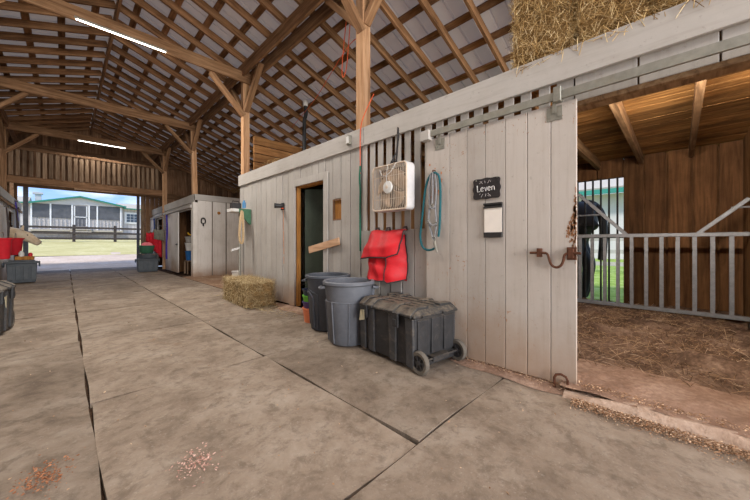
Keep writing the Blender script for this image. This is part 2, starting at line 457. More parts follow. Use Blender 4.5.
cs.box(XW-.022, XW-.001, 4.39, 4.53, .04, 2.06); cs.box(XW-.022, XW-.001, 3.50, 3.60, .04, 2.06); cs.box(XW-.02, XW-.001, 3.601, 4.389, 1.95, 2.06)
obj('door_casing', cs, M['white'], wall, bevel=.004)
jb = MB(); jb.box(XW+.026, XW+.09, 4.37, 4.40, .03, 1.97); jb.box(XW+.026, XW+.14, 3.58, 3.61, .03, 1.97); jb.box(XW+.026, XW+.14, 3.61, 4.36, 1.94, 1.97)
obj('door_jamb', jb, M['jambwood'], wall)
hd = MB(); hd.box(XW+.027, XW+.12, -.52, .54, 2.035, 2.26); hd.box(XW-.012, XW+.027, -.515, .535, 2.035, 2.068)
obj('door_header', hd, M['joist'], wall)
fr = MB(); fr.box(XW+.026, XW+.115, -.6, -.52, .05, 2.26); fr.box(XW+.026, XW+.115, .545, .64, .05, 2.26)
obj('stall_door_jamb', fr, M['stallside'], wall)
kn = MB(); kn.box(XW+.026, XW+.045, 3.2, 3.42, 1.34, 1.67)
obj('cutout_backing', kn, M['jambwood'], wall)
cf = MB(); cf.box(XW-.004, XW+.02, 3.222, 3.398, 1.362, 1.38); cf.box(XW-.004, XW+.02, 3.222, 3.398, 1.63, 1.648); cf.box(XW-.004, XW+.02, 3.38, 3.398, 1.38, 1.63)
obj('cutout_frame', cf, M['barnboard'], wall)
st = MB()
for z0, z1, y_ in ((1.27, 1.63, 4.765), (.98, 1.26, 4.758), (.86, .97, 4.75), (.70, .82, 4.748)):
    st.box(XW-.0035, XW-.001, y_-.006, y_+.008, z0, z1)
obj('orange_paint_run', st, plain('orange_stain', lin(200,146,116), .9, .1), wall)
ew = MB(); planks_x(ew, 6.595, 6.62, XW+.03, 6.3, .0, 2.46)
struct('wall_passage', ew, M['white_far'], 'white board end wall of the near stall block facing the side passage', 'wall')

# horizontal plank hay retaining wall above the block
hp = MB(); z = 2.47
for k in range(5):
    hp.box(2.92, 6.3, 6.66+random.uniform(-.012,.008), 6.70, z+.008, z+.182); z += .19
struct('loft_wall', hp, M['loftside'], 'brown horizontal plank wall standing on the near block beside the second post', 'wall', bevel=.003)

# stall interior
sw = MB()
planks_y(sw, 6.2, 6.24, -.63, .63, .0, 2.395, .235, .022); planks_y(sw, 6.2, 6.24, 1.95, 3.1, .0, 2.395, .235, .01); planks_y(sw, 6.2, 6.24, .63, 1.95, 2.10, 2.395, .33, .01); sw.box(6.285, 6.30, -.6, .63, 0, 2.395); sw.box(6.285, 6.30, 1.95, 3.1, 0, 2.395); sw.box(6.285, 6.30, .63, 1.95, 2.1, 2.395)
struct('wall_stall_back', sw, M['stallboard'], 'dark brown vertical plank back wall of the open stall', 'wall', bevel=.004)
pw = MB(); planks_x(pw, -.63, -.59, 2.73, 6.19, .0, 2.40, .19, .008)
struct('wall_stall_side', pw, M['stallside'], 'lighter brown plank side wall at the right of the open stall', 'wall', bevel=.003)
p2 = MB(); planks_x(p2, 3.08, 3.12, 2.66, 6.19, .0, 2.38, .19, .006)
struct('wall_stall_partition', p2, M['stallside'], 'brown plank partition behind the slatted wall', 'wall')
lf = MB(); x = 2.66
while x < 6.25:
    w = random.uniform(.13, .15); lf.box(x, x+w-.006, -.66, 6.58, 2.40+random.uniform(0, .004), 2.43); x += w
struct('ceiling', lf, M['loftboard'], 'mottled yellow brown board ceiling over the open stall', 'ceiling')
jm = None
for k in range(-1, 13):
    yy = -.12 + .53*k
    if yy < -.5 or yy > 6.4 or abs(yy-3.1) < .07: continue
    b = MB(); b.beam((0, 0, 0), (3.45, 0, 0), .05, .14)
    o = struct('ceiling_joist', b, M['joist'], 'grey brown joist under the board ceiling of the open stall', 'joist', 'stall ceiling joists', loc=(2.74, yy, 2.326)); 
tr = MB(); planks_x(tr, 3.115, 3.12, 2.7, 6.2, 0, .01)
# tack room back
tw = MB(); planks_y(tw, 5.5, 5.53, 3.13, 6.58, .0, 2.38, .3)
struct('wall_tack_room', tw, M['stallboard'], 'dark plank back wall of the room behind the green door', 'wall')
# bedding
bd = MB()
def bed(u, v):
    x = 3.0+3.2*u; y = -.56+3.6*v
    z = .10 + .035*math.sin(x*3.1+y*2)*math.sin(y*4.3) + .03*math.sin(x*7.3-y*5.1) + random.uniform(-.02, .02)
    z *= min(1, .45+u*4)
    return (x, y, z)
bd.grid(bed, 90, 100)
struct('floor_stall', bd, M['bedding'], 'loose dark bedding of chips and straw on the stall floor', 'floor', smooth=True)
th = MB(); th.grid(lambda u, v: (2.455+.635*u, -.9+1.5*v, .050+.02*min(1,u*4)+.008*math.sin(v*11)*u+.006*math.sin(u*9+v*31)), 14, 40)
struct('floor_threshold', th, M['dirt'], 'bare pinkish dirt strip just inside the stall opening', 'floor', smooth=True)
cb = MB()
for a, b_ in ((-.95, -.32), (-.32, .18), (.18, .57)):
    cb.grid(lambda u, v, a=a, b_=b_: (2.39+.13*u+.006*math.sin(v*7+a*5)*(1-u), a+(b_-a)*v, -.01+.064*min(1, u*2.6)**.6*(.35+.65*min(1, (.60-(a+(b_-a)*v))*2.2))+.004*math.sin(v*9+u*9+a)), 24, 40)
struct('trim_curb', cb, M['curb'], 'low pale dirt covered curb across the open stall entrance', 'curb', smooth=True)

def strands(mb, n, fn, l0, l1, r, rnd, flat=.5):
    for _ in range(n):
        p, nrm = fn(rnd); p = Vector(p); nrm = Vector(nrm)
        d = Vector((rnd.gauss(0,1), rnd.gauss(0,1), rnd.gauss(0,1))); d -= nrm*d.dot(nrm)*(1-flat)
        if d.length < .01: continue
        d.normalize(); L = rnd.uniform(l0, l1)/2; s = d.cross(nrm)
        if s.length < .01: continue
        s.normalize(); s *= r; u = nrm*r
        bend = nrm*L*rnd.uniform(-.1, .35)
        a, b, c = p-d*L, p+bend*.6, p+d*L
        mb.add([a-s, a+s, a+u*1.6, b-s, b+s, b+u*1.6, c-s*.6, c+s*.6, c+u],
               [(0,1,4,3),(1,2,5,4),(2,0,3,5),(3,4,7,6),(4,5,8,7),(5,3,6,8),(0,2,1),(6,7,8)])

rr = random.Random(2)
sb = MB()
def bedpt(r):
    x = 3.0+3.1*r.random(); y = -.40+2.9*r.random(); return (x, y, .125 if x > 3.6 else .07+.05*(x-3)/.6), (r.uniform(-.3,.3), r.uniform(-.3,.3), 1)
strands(sb, 6000, bedpt, .02, .12, .0015, rr)
strands(sb, 700, bedpt, .05, .16, .002, rr)
tag(obj('straw_bedding', sb, M['bedstraw']), 'loose straw stalks strewn over the dark stall bedding', 'straw', None, 'stuff')
sh = MB()
def chipat(f, n, s0, s1):
    for _ in range(n):
        x, y, z = f(rr); s = rr.uniform(s0, s1); a = rr.uniform(0, 6.3); c, q = math.cos(a)*s, math.sin(a)*s; t = rr.uniform(.2, .6)*s
        h = rr.uniform(.2, .7)*s
        sh.add([(x-c, y-q, z), (x+q*.5, y-c*.5, z+t*.3), (x+c, y+q, z+h), (x-q*.5, y+c*.5, z+t), (x, y, z-.3*s)], [(0,1,2,3), (1,0,4), (2,1,4), (3,2,4), (0,3,4)])
chipat(lambda r: (2.58-abs(r.gauss(0,.05)), r.uniform(.3, 3.4), .012+r.random()*.02), 4500, .003, .009)
chipat(lambda r: (2.38-abs(r.gauss(0,.06)), r.uniform(-.9, .5), .006+r.random()*.02), 5200, .003, .008)
chipat(lambda r: (2.46+.1*r.random(), r.uniform(-.9, .5), .075), 500, .004, .010)
tag(obj('wood_shavings', sh, M['shav']), 'brown wood shavings swept along the base of the white wall and curb', 'wood shavings', None, 'stuff')
sh = MB()
chipat(lambda r: (.442+r.gauss(0,.045), 1.64+r.gauss(0,.05), .002+r.random()*.004), 170, .003, .009)
tag(obj('pink_shavings', sh, island_col('pink_chips', [(0, lin(176,128,112)), (1, lin(226,190,178))])), 'small scatter of pink shavings in the middle of the near floor', 'wood shavings', None, 'stuff')
sh = MB()
chipat(lambda r: (-.07+r.gauss(0,.045), 2.02+r.gauss(0,.06), .002+r.random()*.004), 260, .003, .009)
tag(obj('reddish_shavings', sh, island_col('red_chips', [(0, lin(132,84,58)), (1, lin(186,132,98))])), 'reddish brown shavings scattered left of the long floor joint nearest the camera', 'wood shavings', None, 'stuff')
sh = MB()
chipat(lambda r: (r.uniform(-.8, 2.4), r.uniform(.4, 6), .002), 260, .003, .010)
tag(obj('floor_crumbs', sh, M['shav']), 'stray crumbs of straw and shavings dotted across the floor mats', 'debris', None, 'stuff')
dm = MB(); dm.grid(lambda u, v: (2.60-.17*u*(1+.25*math.sin(v*23)+.15*math.sin(v*61)), .55+6.1*v, (.035*(1-u)**1.5)*(.7+.3*math.sin(v*23))-.002), 6, 80)
struct('floor_edge', dm, M['dirt'], 'strip of brown dirt banked along the foot of the white wall', 'floor', smooth=True)

# ------------------------------------------------------------------ timber frame and roof
def timber(name, p, q, w, h, mat, up=(0,0,1), label=None, cat=None, group=None, bev=.006):
    p, q = Vector(p), Vector(q); d = q-p; L = d.length; d.normalize(); u = Vector(up)
    s = d.cross(u)
    if s.length < 1e-4: s = d.cross(Vector((0,1,0)))
    s.normalize(); u = s.cross(d); s = u.cross(d)
    b = MB(); b.box(0, L, -w/2, w/2, -h/2, h/2)
    o = obj(name, b, mat, bevel=bev)
    o.matrix_world = Matrix(((d.x, s.x, u.x, p.x), (d.y, s.y, u.y, p.y), (d.z, s.z, u.z, p.z), (0,0,0,1)))
    return tag(o, label, cat, group, 'structure')
PX, PL = 2.80, -1.36
Z0 = 4.94; SL = .345; XR = .71
bays = [3.0, 6.83, 10.85, 14.7]
ordw = ['nearest', 'second', 'third', 'fourth']
where = ['rising behind the slatted white wall above the fan', 'at the far corner of the near white stall block', 'at the near corner of the far stall block', 'between the doors of the far stall block']
for k, y in enumerate(bays):
    timber('post', (PX+(.06 if k == 2 else 0), y, 2.57 if k == 2 else 0), (PX, y, 4.95), .14, .14, M['post'], (0,1,0), 'square wooden post ' + where[k], 'post')
    timber('post', (PL, y, 0), (PL, y, 4.95), .14, .14, M['timber'], (0,1,0), 'left side square wooden post carrying the left end of the %s tie beam' % ordw[k], 'post')
    for dx in (-.075, .075):
        pass
    timber('tie_beam', (PL-.3, y-.095, 4.66), (PX+.12, y-.095, 4.66), .045, .23, M['timber'], (0,0,1), '%s horizontal tie beam crossing the aisle from post to post' % ordw[k].capitalize(), 'beam')
    for sx, px in ((-1, PX), (1, PL)):
        side = 'right' if sx < 0 else 'left'
        timber('cross_brace', (px+sx*.04, y-.02, 3.85), (px+sx*.72, y-.02, 4.55), .09, .11, M['timber'], (0,1,0), 'diagonal brace from the %s side post up to the %s tie beam' % (side, ordw[k]), 'brace')
        for sy in (-1, 1):
            if px == PL and sy == -1 and k == 0: continue
            timber('plate_brace', (px, y+sy*.05, 3.95), (px, y+sy*.78, 4.72), .09, .11, M['timber'], (1,0,0), 'diagonal brace from the %s side post of the %s tie beam %s to the long plate' % (side, ordw[k], 'forwards' if sy > 0 else 'back'), 'brace')
for px, sd in ((PX, 'right'), (PL, 'left')):
    timber('plate_beam', (px-.096, YB, 4.80), (px-.096, YE, 4.80), .05, .26, M['timber'], (0,0,1), 'long plate beam on the aisle side of the %s posts' % sd, 'beam')
    timber('plate_beam', (px+.096, YB, 4.72), (px+.096, YE, 4.72), .05, .26, M['timber'], (0,0,1), 'long plate beam on the outer side of the %s posts' % sd, 'beam')

ZR = Z0 + SL*(PX-XR)        # rafter underside at ridge
EAVE = 6.7
nrm = Vector((SL, 0, 1)).normalized()
ang = math.atan(SL)
Lr = (EAVE-XR)/math.cos(ang)
rb = {}
for side in (1, -1):
    d = Vector((side*math.cos(ang), 0, -math.sin(ang)))
    up = Vector((side*math.sin(ang), 0, math.cos(ang)))
    sname = 'right' if side > 0 else 'left'
    b = MB(); b.box(0, Lr, -.024, .024, 0, .14); me = b.mesh('rafter'); me.materials.append(M['rafter'])
    k = 0; y = 3.30-.57*10
    s = up.cross(d)
    while y < YE-.1:
        o = bpy.data.objects.new('rafter', me); COL.objects.link(o)
        yy = y + random.uniform(-.012, .012)
        o.matrix_world = Matrix(((d.x, s.x, up.x, XR), (d.y, s.y, up.y, yy), (d.z, s.z, up.z, ZR), (0,0,0,1)))
        tag(o, 'brown rafter of the %s roof slope running from ridge to eave' % sname, 'rafter', '%s slope rafters' % sname, 'structure')
        y += .57
    b = MB(); b.box(0, YE-YB, -.055, .055, .141, .18); me2 = b.mesh('purlin'); me2.materials.append(M['purlin'])
    t = .257
    while t < Lr:
        o = bpy.data.objects.new('purlin', me2); COL.objects.link(o)
        dd = Vector((0,1,0)); ss = up.cross(dd)
        p = Vector((XR, YB, ZR)) + d*t
        o.matrix_world = Matrix(((dd.x, ss.x, up.x, p.x), (dd.y, ss.y, up.y, p.y), (dd.z, ss.z, up.z, p.z), (0,0,0,1)))
        tag(o, 'dark stained purlin lying across the rafters of the %s roof slope' % sname, 'purlin', '%s slope purlins' % sname, 'structure')
        t += .511
    rs = MB(); y = YB-.2; prof = []
    while y < YE+.4:
        prof += [(y, 0), (y+.20, 0), (y+.215, .022), (y+.235, .022)]; y += .25
    vs = []
    for (py, h) in prof:
        for t in (-.078, Lr+.15):
            p = Vector((XR, py, ZR)) + d*t + up*(.184+h); vs.append(p)
    rs.add(vs, [(2*i, 2*i+1, 2*i+3, 2*i+2) for i in range(len(prof)-1)])
    struct('roof_sheet', rs, M['roofwhite'], 'white ribbed metal sheeting of the %s roof slope seen from below' % sname, 'roof')
rdg = timber('ridge_board', (XR, YB, ZR-.06), (XR, YE, ZR-.06), .045, .2, M['timber'], label='ridge board along the peak of the roof', cat='beam')

# far gable wall
gw = MB()
def roofz(x): return Z0 + SL*(PX-XR) - SL*abs(x-XR) + .13
x = -5.2
while x < 6.6:
    w = random.uniform(.13, .19); z0 = 3.13 if -1.22 < x+w/2 < 2.36 else 0
    za, zb = roofz(x), roofz(x+w)
    cut = random.uniform(0, .12)
    gw.prism([(x+.002, z0), (x+w-.003, z0), (x+w-.003, zb-cut*.3), (x+.002, za-cut*.3)], (0, YE, 0), (1,0,0), (0,0,1), (0, .025, 0)); x += w
gw.prism([(-5.1, 3.2), (6.5, 3.2), (6.5, roofz(6.5)-.04), (XR, roofz(XR)-.04), (-5.1, roofz(-5.1)-.04)], (0, YE+.027, 0), (1,0,0), (0,0,1), (0, .01, 0))
gable = struct('wall_back', gw, M['barnboard'], 'brown vertical board gable wall above the far opening', 'wall')
gg = MB(); gg.box(-5.2, 6.6, YE-.06, YE-.002, 4.55, 4.75); gg.box(-5.2, 6.6, YE-.05, YE-.002, 3.13, 3.38)
obj('girt', gg, M['barnboard_x'], gable)
jb = MB(); jb.box(2.37, 2.47, YE-.12, YE-.003, 0, 3.13)
obj('opening_jamb', jb, M['oldboard'], gable)
# sliding door edge / post at the left of the far opening
timber('door_post', (-1.07, YE+.3, 0), (-1.07, YE+.3, 3.3), .13, .12, plain('slate_post', lin(104,108,116), .8, .2), (0,1,0), 'grey blue upright standing outside at the left of the far opening', 'post')
timber('door_post', (2.30, YE+.18, 0), (2.30, YE+.18, 3.3), .10, .1, plain('slate_post2', lin(84,84,92), .8, .2), (0,1,0), 'dark narrow upright standing outside at the right of the far opening', 'post')
# slatted loft panel between the fourth pair of posts
lp = thing('slatted_loft_railing', 'row of brown vertical slats hung across the aisle above the far opening', 'railing', (0, 14.82, 0)); lp['kind'] = 'structure'
b = MB(); b.box(PL+.05, PX-.06, -.02, .06, 2.94, 3.17); obj('rim_board', b, M['barnboard_x'], lp, bevel=.005)
b = MB(); b.box(PL+.05, PX-.06, -.04, .04, 4.0, 4.09); obj('top_rail', b, M['barnboard_x'], lp, bevel=.005)
b = MB(); x = PL+.1
while x < PX-.15:
    b.box(x, x+.085+random.uniform(-.01,.01), -.028, -.002+.02, 3.15+random.uniform(0,.05), 4.02); x += .145
obj('slats', b, M['oldboard'], lp)
b = MB(); b.box(.2, 1.35, .0, .05, 2.906, 2.939); obj('pale_lit_strip', b, M['freshwood'], lp)  # pale wood colour stands in for the lit strip under the rim
b = MB(); b.box(PL+.12, PL+.2, .0, .1, 2.45, 2.94); obj('side_jamb', b, M['freshwood'], lp)

# left stall block
lw = MB()
planks_y(lw, XL-.03, XL, YB, 12.55, 0, 2.28, .3); planks_y(lw, XL-.03, XL, 13.9, 14.0, 0, 2.28, .2)
planks_y(lw, XL-.03, XL, 14.05, 17.15, 0, .98, .3)
planks_y(lw, XL-.03, XL, 12.95, 14.0, 0, 2.28, .35); planks_y(lw, XL-.03, XL, 15.2, 17.15, 0, 2.28, .3); planks_y(lw, XL-.03, XL, 14.0, 15.2, 2.0, 2.28, .3); planks_y(lw, XL-.03, XL, 12.55, 12.95, 0, 2.28, .3)
leftw = struct('wall_left', lw, M['white_far'], 'white stall front along the left side of the aisle', 'wall')
b = MB(); b.box(XL, XL+.03, YB, 17.15, 2.26, 2.47); obj('header_board', b, M['white_y'], leftw)
b = MB(); b.box(XL+.03, XL+.06, 9, 17.1, 2.13, 2.2); obj('door_track', b, M['joist'], leftw)
b = MB(); planks_y(b, -4.6, -4.57, YB, YE, 0, 3.6, .3); struct('wall_outer_left', b, M['barnboard'], 'brown outer wall behind the left stalls', 'wall')

# far right stall block
XF, YF = 2.80, 10.62
fb = MB(); planks_y(fb, XF, XF+.03, 13.05, 14.55, 0, 2.33, .3); planks_y(fb, XF, XF+.03, 16.1, 17.15, 0, 2.33, .3)
planks_y(fb, XF, XF+.03, 11.0, 13.05, 2.12, 2.33, .3); planks_y(fb, XF, XF+.03, 14.55, 16.1, 2.05, 2.33, .3)
farw = struct('wall_far_stalls', fb, M['white_far'], 'white front of the far stall block beside the far opening', 'wall')
b = MB(); b.box(XF-.035, XF-.001, YF-.03, 17.15, 2.31, 2.56); obj('header_board', b, M['white_y'], farw, bevel=.004)
b = MB(); b.box(XF-.1, XF-.036, YF+.1, 14.5, 2.15, 2.24); b.box(XF-.1, XF-.036, 14.8, 17.1, 2.1, 2.18); obj('door_track', b, M['white_y'], farw)
b = MB(); b.box(XF-.05, XF+.08, YF-.02, YF+.2, 0, 2.31); obj('corner_post', b, M['white_far'], farw, bevel=.005)
pf = MB(); planks_x(pf, YF, YF+.03, XF+.081, 6.3, 0, 2.40, .42, .014)
perp = struct('wall_far_side', pf, M['white_far'], 'white board and batten side of the far stall block facing the camera', 'wall')
b = MB(); b.box(XF-.03, 6.3, YF-.03, YF-.001, 2.38, 2.56); obj('header_board', b, painted('white_boards_cross', WB, WD, .45, None, 'X'), perp)
b = MB(); x = XF+.5
while x < 6.2:
    b.box(x-.011, x+.011, YF-.018, YF-.001, 0.02, 2.37); x += .42
obj('batten', b, M['batten'], perp)
b = MB(); b.lathe([(.001, 0), (.05, 0), (.05, .012), (.001, .012)], 12); o = obj('knot', b, M['jambwood'], perp); o.rotation_euler.x = R(90); o.location = (3.50, YF-.001, 2.02)
hs = MB(); hs.tube([(.07*math.cos(a)*(.8+.2*abs(math.sin(a))), 0, .09*math.sin(a)) for a in [R(-60+k*300/14) for k in range(15)]], .018, 6)
hs.tube([(.0, 0, -.06), (0, 0, -.16)], .02, 6)
tag(obj('horseshoe', hs, M['darkmetal'], loc=(3.03, YF-.035, 1.74)), 'black horseshoe hook on the white side of the far stall block', 'horseshoe')
b = MB(); planks_y(b, 5.6, 5.63, YF+.1, YE, 0, 2.4, .25); planks_x(b, 13.0, 13.03, XF+.1, 5.6, 0, 2.3, .25); planks_x(b, 14.3, 14.33, XF+.1, 5.6, 0, 2.3, .25)
b.box(XF+.04, 5.6, YF+.1, YE-.2, 2.40, 2.44)
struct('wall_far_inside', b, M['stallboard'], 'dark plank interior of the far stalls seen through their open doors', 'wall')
b = MB(); planks_y(b, 6.4, 6.43, 6.7, YE, 0, 3.74, .3)
struct('wall_outer_right', b, M['barnboard'], 'brown outer wall at the end of the side passage', 'wall')

# ------------------------------------------------------------------ led tubes and added fill lights
def led(loc, L, label):
    t = thing('tube_light', label, 'light', loc)
    b = MB(); b.box(-L/2, L/2, -.022, .0, .0, .03); obj('housing', b, M['galv'], t)
    b = MB(); b.tube([(-L/2+.02, -.012, -.012), (L/2-.02, -.012, -.012)], .011, 8); obj('tube', b, M['led'], t)
    return t
led((.70, bays[1]-.122, 4.565), 1.22, 'lit tube light on the second tie beam from the camera')
led((.92, bays[3]-.122, 4.565), 1.3, 'lit tube light on the farthest tie beam above the slats')
led((.70, bays[0]-.122, 4.565), 1.22, 'lit tube light on the nearest tie beam')
def area(name, loc, sx, sy, power, rot=(0,0,0), c=(1,.94,.86)):
    l = bpy.data.lights.new(name, 'AREA'); l.shape = 'RECTANGLE'; l.size = sx; l.size_y = sy; l.energy = power; l.color = c
    o = bpy.data.objects.new(name, l); COL.objects.link(o); o.location = loc; o.rotation_euler = rot; return o
for y, p, x, L in ((-.9, 50, .7, 1.2), (bays[0]-.134, 60, .7, 1.2), (bays[1]-.134, 190, .7, 1.2), (bays[3]-.134, 40, .92, 1.28)):  # first one has no tube: unseen fill added behind the camera
    area('tube_and_fill_lamp', (x, y, 4.538), L, .012, p)
area('stall_fill', (2.86, -.02, 2.08), .1, .85, 62, (0, R(-68), 0), (1,.88,.74))  # no fixture hangs here; unseen fill added to brighten the stall
# daylight stand-in: unseen lamp added beyond the open barn end
area('daylight_fill', (.75, -8.5, 2.6), 5.4, 5.0, 1600, (R(99), 0, 0), (1,.96,.91))
b = MB(); b.grid(lambda u, v: (-20+40*u, -40+36.9*v, -.06), 10, 10)
struct('ground_front', b, M['earth'], 'unseen pale ground outside the near end of the barn, added to bounce light', 'ground')  # out of view, added so sunlight bounces up to the roof

# ------------------------------------------------------------------ sliding stall door
sd = thing('sliding_stall_door', 'tall white plank sliding door slid back beside the open stall', 'door', (2.53, .51, .02))
b = MB(); y = 0.0
for w in (.165, .165, .17, .17, .17, .175, .265):
    b.box(0, .022, y+.002, y+w-.002, random.uniform(0,.004), 2.05); y += w
for zz in (.2, 1.0, 1.85): b.box(.0225, .04, .02, 1.26, zz, zz+.14)
obj('panel', b, M['door_white'], sd, bevel=.003)
def hanger(y):
    b = MB(); b.box(-.006, -.0005, y-.05, y+.05, 1.93, 2.03)
    b.box(-.014, -.006, y-.012, y+.012, 1.98, 2.10)
    for dy in (-.03, .03):
        b.lathe([(.001,0),(.011,0),(.011,.004),(.001,.004)], 8, (0,0,0))
        n = 16
        for q in range(len(b.v)-32, len(b.v)):
            x0, y0, z0 = b.v[q]; b.v[q] = (-.006-z0, y+dy+x0, 1.96+y0)
    obj('hanger_plate', b, M['galv'], sd)
hanger(.14); hanger(1.12)
lt = MB()
P = [(-.03, .30, .955), (-.03, .20, .958), (-.035, .175, .95), (-.035, .165, .90), (-.035, .15, .865), (-.035, .12, .85), (-.035, .09, .865), (-.035, .075, .90), (-.035, .07, .945), (-.03, .05, .958), (-.03, -.03, .958)]
lt.tube(smoothp(P), .009, 8)
for yy in (.235, .03): lt.box(-.042, -.0005, yy-.014, yy+.014, .925, .99)
lt.box(-.008, -.0005, .0, .06, .91, 1.0)
obj('sliding_bolt', lt, M['rust'], sd, smooth=True)
wm = MB()
for _ in range(150):
    z = rr.gauss(1.16, .10); yy = rr.uniform(.0, .012+.05*math.exp(-((z-1.10)/.10)**2)); wm.box(-.002, -.0005, yy, yy+rr.uniform(.003,.010), z, z+rr.uniform(.006,.03))
obj('chewed_edge', wm, plain('bare_wood_wear', lin(150,106,74), .9, .1, 0, .3, 30), sd)
hb = MB(); hb.tube([(0, -.04, -.02), (0, -.043, .06), (0, -.03, .085), (0, 0, .095), (0, .03, .085), (0, .043, .06), (0, .04, -.02)], .009, 8)
tag(obj('iron_door_guide', hb, M['rust'], smooth=True, loc=(2.495, .60, 0.015)), 'rusty iron loop standing in the ground at the foot of the sliding door', 'door guide')

rl = thing('door_track_rail', 'long galvanised steel track running under the white header board above the sliding door', 'rail', (2.50, 0, 0))
b = MB(); b.box(0, .006, -1.0, 1.78, 2.088, 2.146); b.box(.006, .045, -1.0, 1.78, 2.138, 2.146); b.box(.006, .02, -1.0, 1.78, 2.088, 2.095)
obj('rail', b, M['galv'], rl)
b = MB(); b.box(-.012, .062, .60, .65, 2.07, 2.18); obj('bracket', b, M['galv'], rl, bevel=.004)
b = MB(); b.box(-.03, .06, 1.72, 1.82, 2.055, 2.15); obj('end_block', b, M['white_y'], rl, bevel=.004)

# chalkboard sign
cs_ = thing('chalkboard_sign', 'small black chalkboard name plate with chalk writing on the sliding door', 'sign', (2.528, 1.165, 1.515))
pts = []
hw, hh, r_ = .118, .088, .026
for cx_, cy_, a0 in ((hw, hh, 180), (-hw, hh, 270), (-hw, -hh, 0), (hw, -hh, 90)):
    for k in range(7):
        a = R(a0 + k*15)
        # notched corner curving outwards
        pts.append((cx_ + (r_*.55)*math.cos(a)*1, cy_ + (r_*.55)*math.sin(a)))
pts2 = []
for k in range(72):
    a = 2*math.pi*k/72; c_, s_ = math.cos(a), math.sin(a)
    q = (abs(c_)**7 + abs(s_)**7) ** (-1/7)
    wv = 1 + .035*math.cos(4*a*2) 
    pts2.append((hw*q*c_*wv, hh*q*s_*wv))
b = MB(); b.prism(pts2, (0,0,0), (0,-1,0), (0,0,1), (-.012,0,0)); obj('board', b, M['chalk'], cs_)
# chalk strokes: letters drawn as tubes (y to the right in photo is -y)
def stroke(mb, pl, r=.0032): mb.tube([(-.0135, -p[0], p[1]) for p in pl], r, 5)
b = MB()
stroke(b, [(-.080,.030),(-.078,.0),(-.076,-.024),(-.052,-.022)], .0042)
def ring(cx,cy,rx,ry,a0,a1,n=12): return [(cx+rx*math.cos(R(a0+(a1-a0)*k/n)), cy+ry*math.sin(R(a0+(a1-a0)*k/n))) for k in range(n+1)]
stroke(b, [(-.046,-.003),(-.022,.0)], .0036); stroke(b, ring(-.034,-.006,.013,.017,20,320), .0036)
stroke(b, [(-.012,.010),(-.002,-.022),(.008,.012)], .0036)
stroke(b, [(.016,-.002),(.038,.0)], .0036); stroke(b, ring(.027,-.004,.012,.016,10,320), .0036)
stroke(b, [(.050,.012),(.050,-.020)], .0036); stroke(b, [(.050,.002),(.060,.013),(.070,.008),(.073,-.020)], .0036)
obj('chalk_name', b, M['chalkwrite'], cs_)
b = MB()
for pl in ([(-.055,.068),(-.03,.042)], [(-.06,.045),(-.035,.063)], [(-.012,.066),(-.008,.046)], [(.014,.042),(.030,.068)], [(.036,.05),(.04,.06)],
           [(-.045,-.072),(-.028,-.045)], [(-.005,-.068),(-.002,-.046)], [(.016,-.044),(.042,-.070)], [(.03,-.07),(.014,-.062)], [(-.06,-.05),(-.05,-.04)]):
    b = MB(); stroke(b, pl, .0022); obj('chalk_ray', b, M['chalkfaint'], cs_)
for yy, zz in ((.09, .075), (-.095, .085)):
    b = MB(); b.lathe([(.001,.0),(.006,.0),(.004,.004),(.001,.005)], 8); o = obj('nail', b, M['galv'], cs_); o.rotation_euler.y = R(-90); o.location = (-.012, yy*1, zz)
cl = thing('paper_holder', 'white sheet in a black clip holder under the chalkboard sign', 'paper holder', (2.528, 1.105, 1.24))
b = MB(); b.box(-.010, 0, -.076, .076, -.142, .142); obj('back_plate', b, M['darkmetal'], cl)
b = MB(); b.box(-.015, -.0105, -.074, .074, -.105, .105); obj('paper_sheet', b, M['paper'], cl)
b = MB(); b.box(-.024, -.0105, -.078, .078, -.144, -.10); obj('lower_clip', b, M['darkmetal'], cl, bevel=.003)
b = MB(); b.box(-.024, -.0105, -.08, .08, .102, .119); b.box(-.03, -.0105, -.08, .08, .128, .146); obj('upper_clip', b, M['darkmetal'], cl, bevel=.003)

# ------------------------------------------------------------------ box fan
fn = thing('box_fan', 'square dusty white box fan hung by a black strap on the slatted wall', 'fan', (2.46, 2.17, 1.635))
b = MB()
def rrect(h, r, n=5):
    pts = []
    for cx_, cy_, a0 in ((h-r, h-r, 0), (-h+r, h-r, 90), (-h+r, -h+r, 180), (h-r, -h+r, 270)):
        for k in range(n+1):
            a = R(a0+90*k/n); pts.append((cx_+r*math.cos(a), cy_+r*math.sin(a)))
    return pts
o_, i_ = rrect(.245, .04), rrect(.228, .03); n = len(o_)
vs = [(-.06, -p[0], p[1]) for p in o_] + [(.06, -p[0], p[1]) for p in o_] + [(-.06, -p[0], p[1]) for p in i_] + [(.06, -p[0], p[1]) for p in i_]
fs = []
for k in range(n):
    l = (k+1) % n
    fs += [(k, l, n+l, n+k), (2*n+k, 3*n+k, 3*n+l, 2*n+l), (k, 2*n+k, 2*n+l, l), (n+k, n+l, 3*n+l, 3*n+k)]
b.add(vs, fs); obj('housing', b, M['fanbody'], fn, bevel=.006, seg=2)
b = MB(); b.tube([(-.065, -p[0], p[1]) for p in rrect(.236, .035)], .009, 6, True)
k = 0
for k in range(-9, 10):
    y = k*.0235; b.tube([(-.062, y, -.228), (-.074, y, -.19), (-.078, y, 0), (-.074, y, .19), (-.062, y, .228)], .0030, 5)
for zz in (-.12, .12): b.tube([(-.062, -.228, zz), (-.07, 0, zz), (-.062, .228, zz)], .003, 5)
obj('grille', b, M['fangrille'], fn)
b = MB(); b.lathe([(.001, .020), (.040, .018), (.060, .012), (.066, 0), (.001, 0)], 20)
b.v = [(-.08-z, x, y) for x, y, z in b.v]; obj('hub_cap', b, M['whiteplastic'], fn, smooth=True)
b = MB(); b.lathe([(.001, .006), (.022, .004), (.024, 0), (.001, 0)], 4)
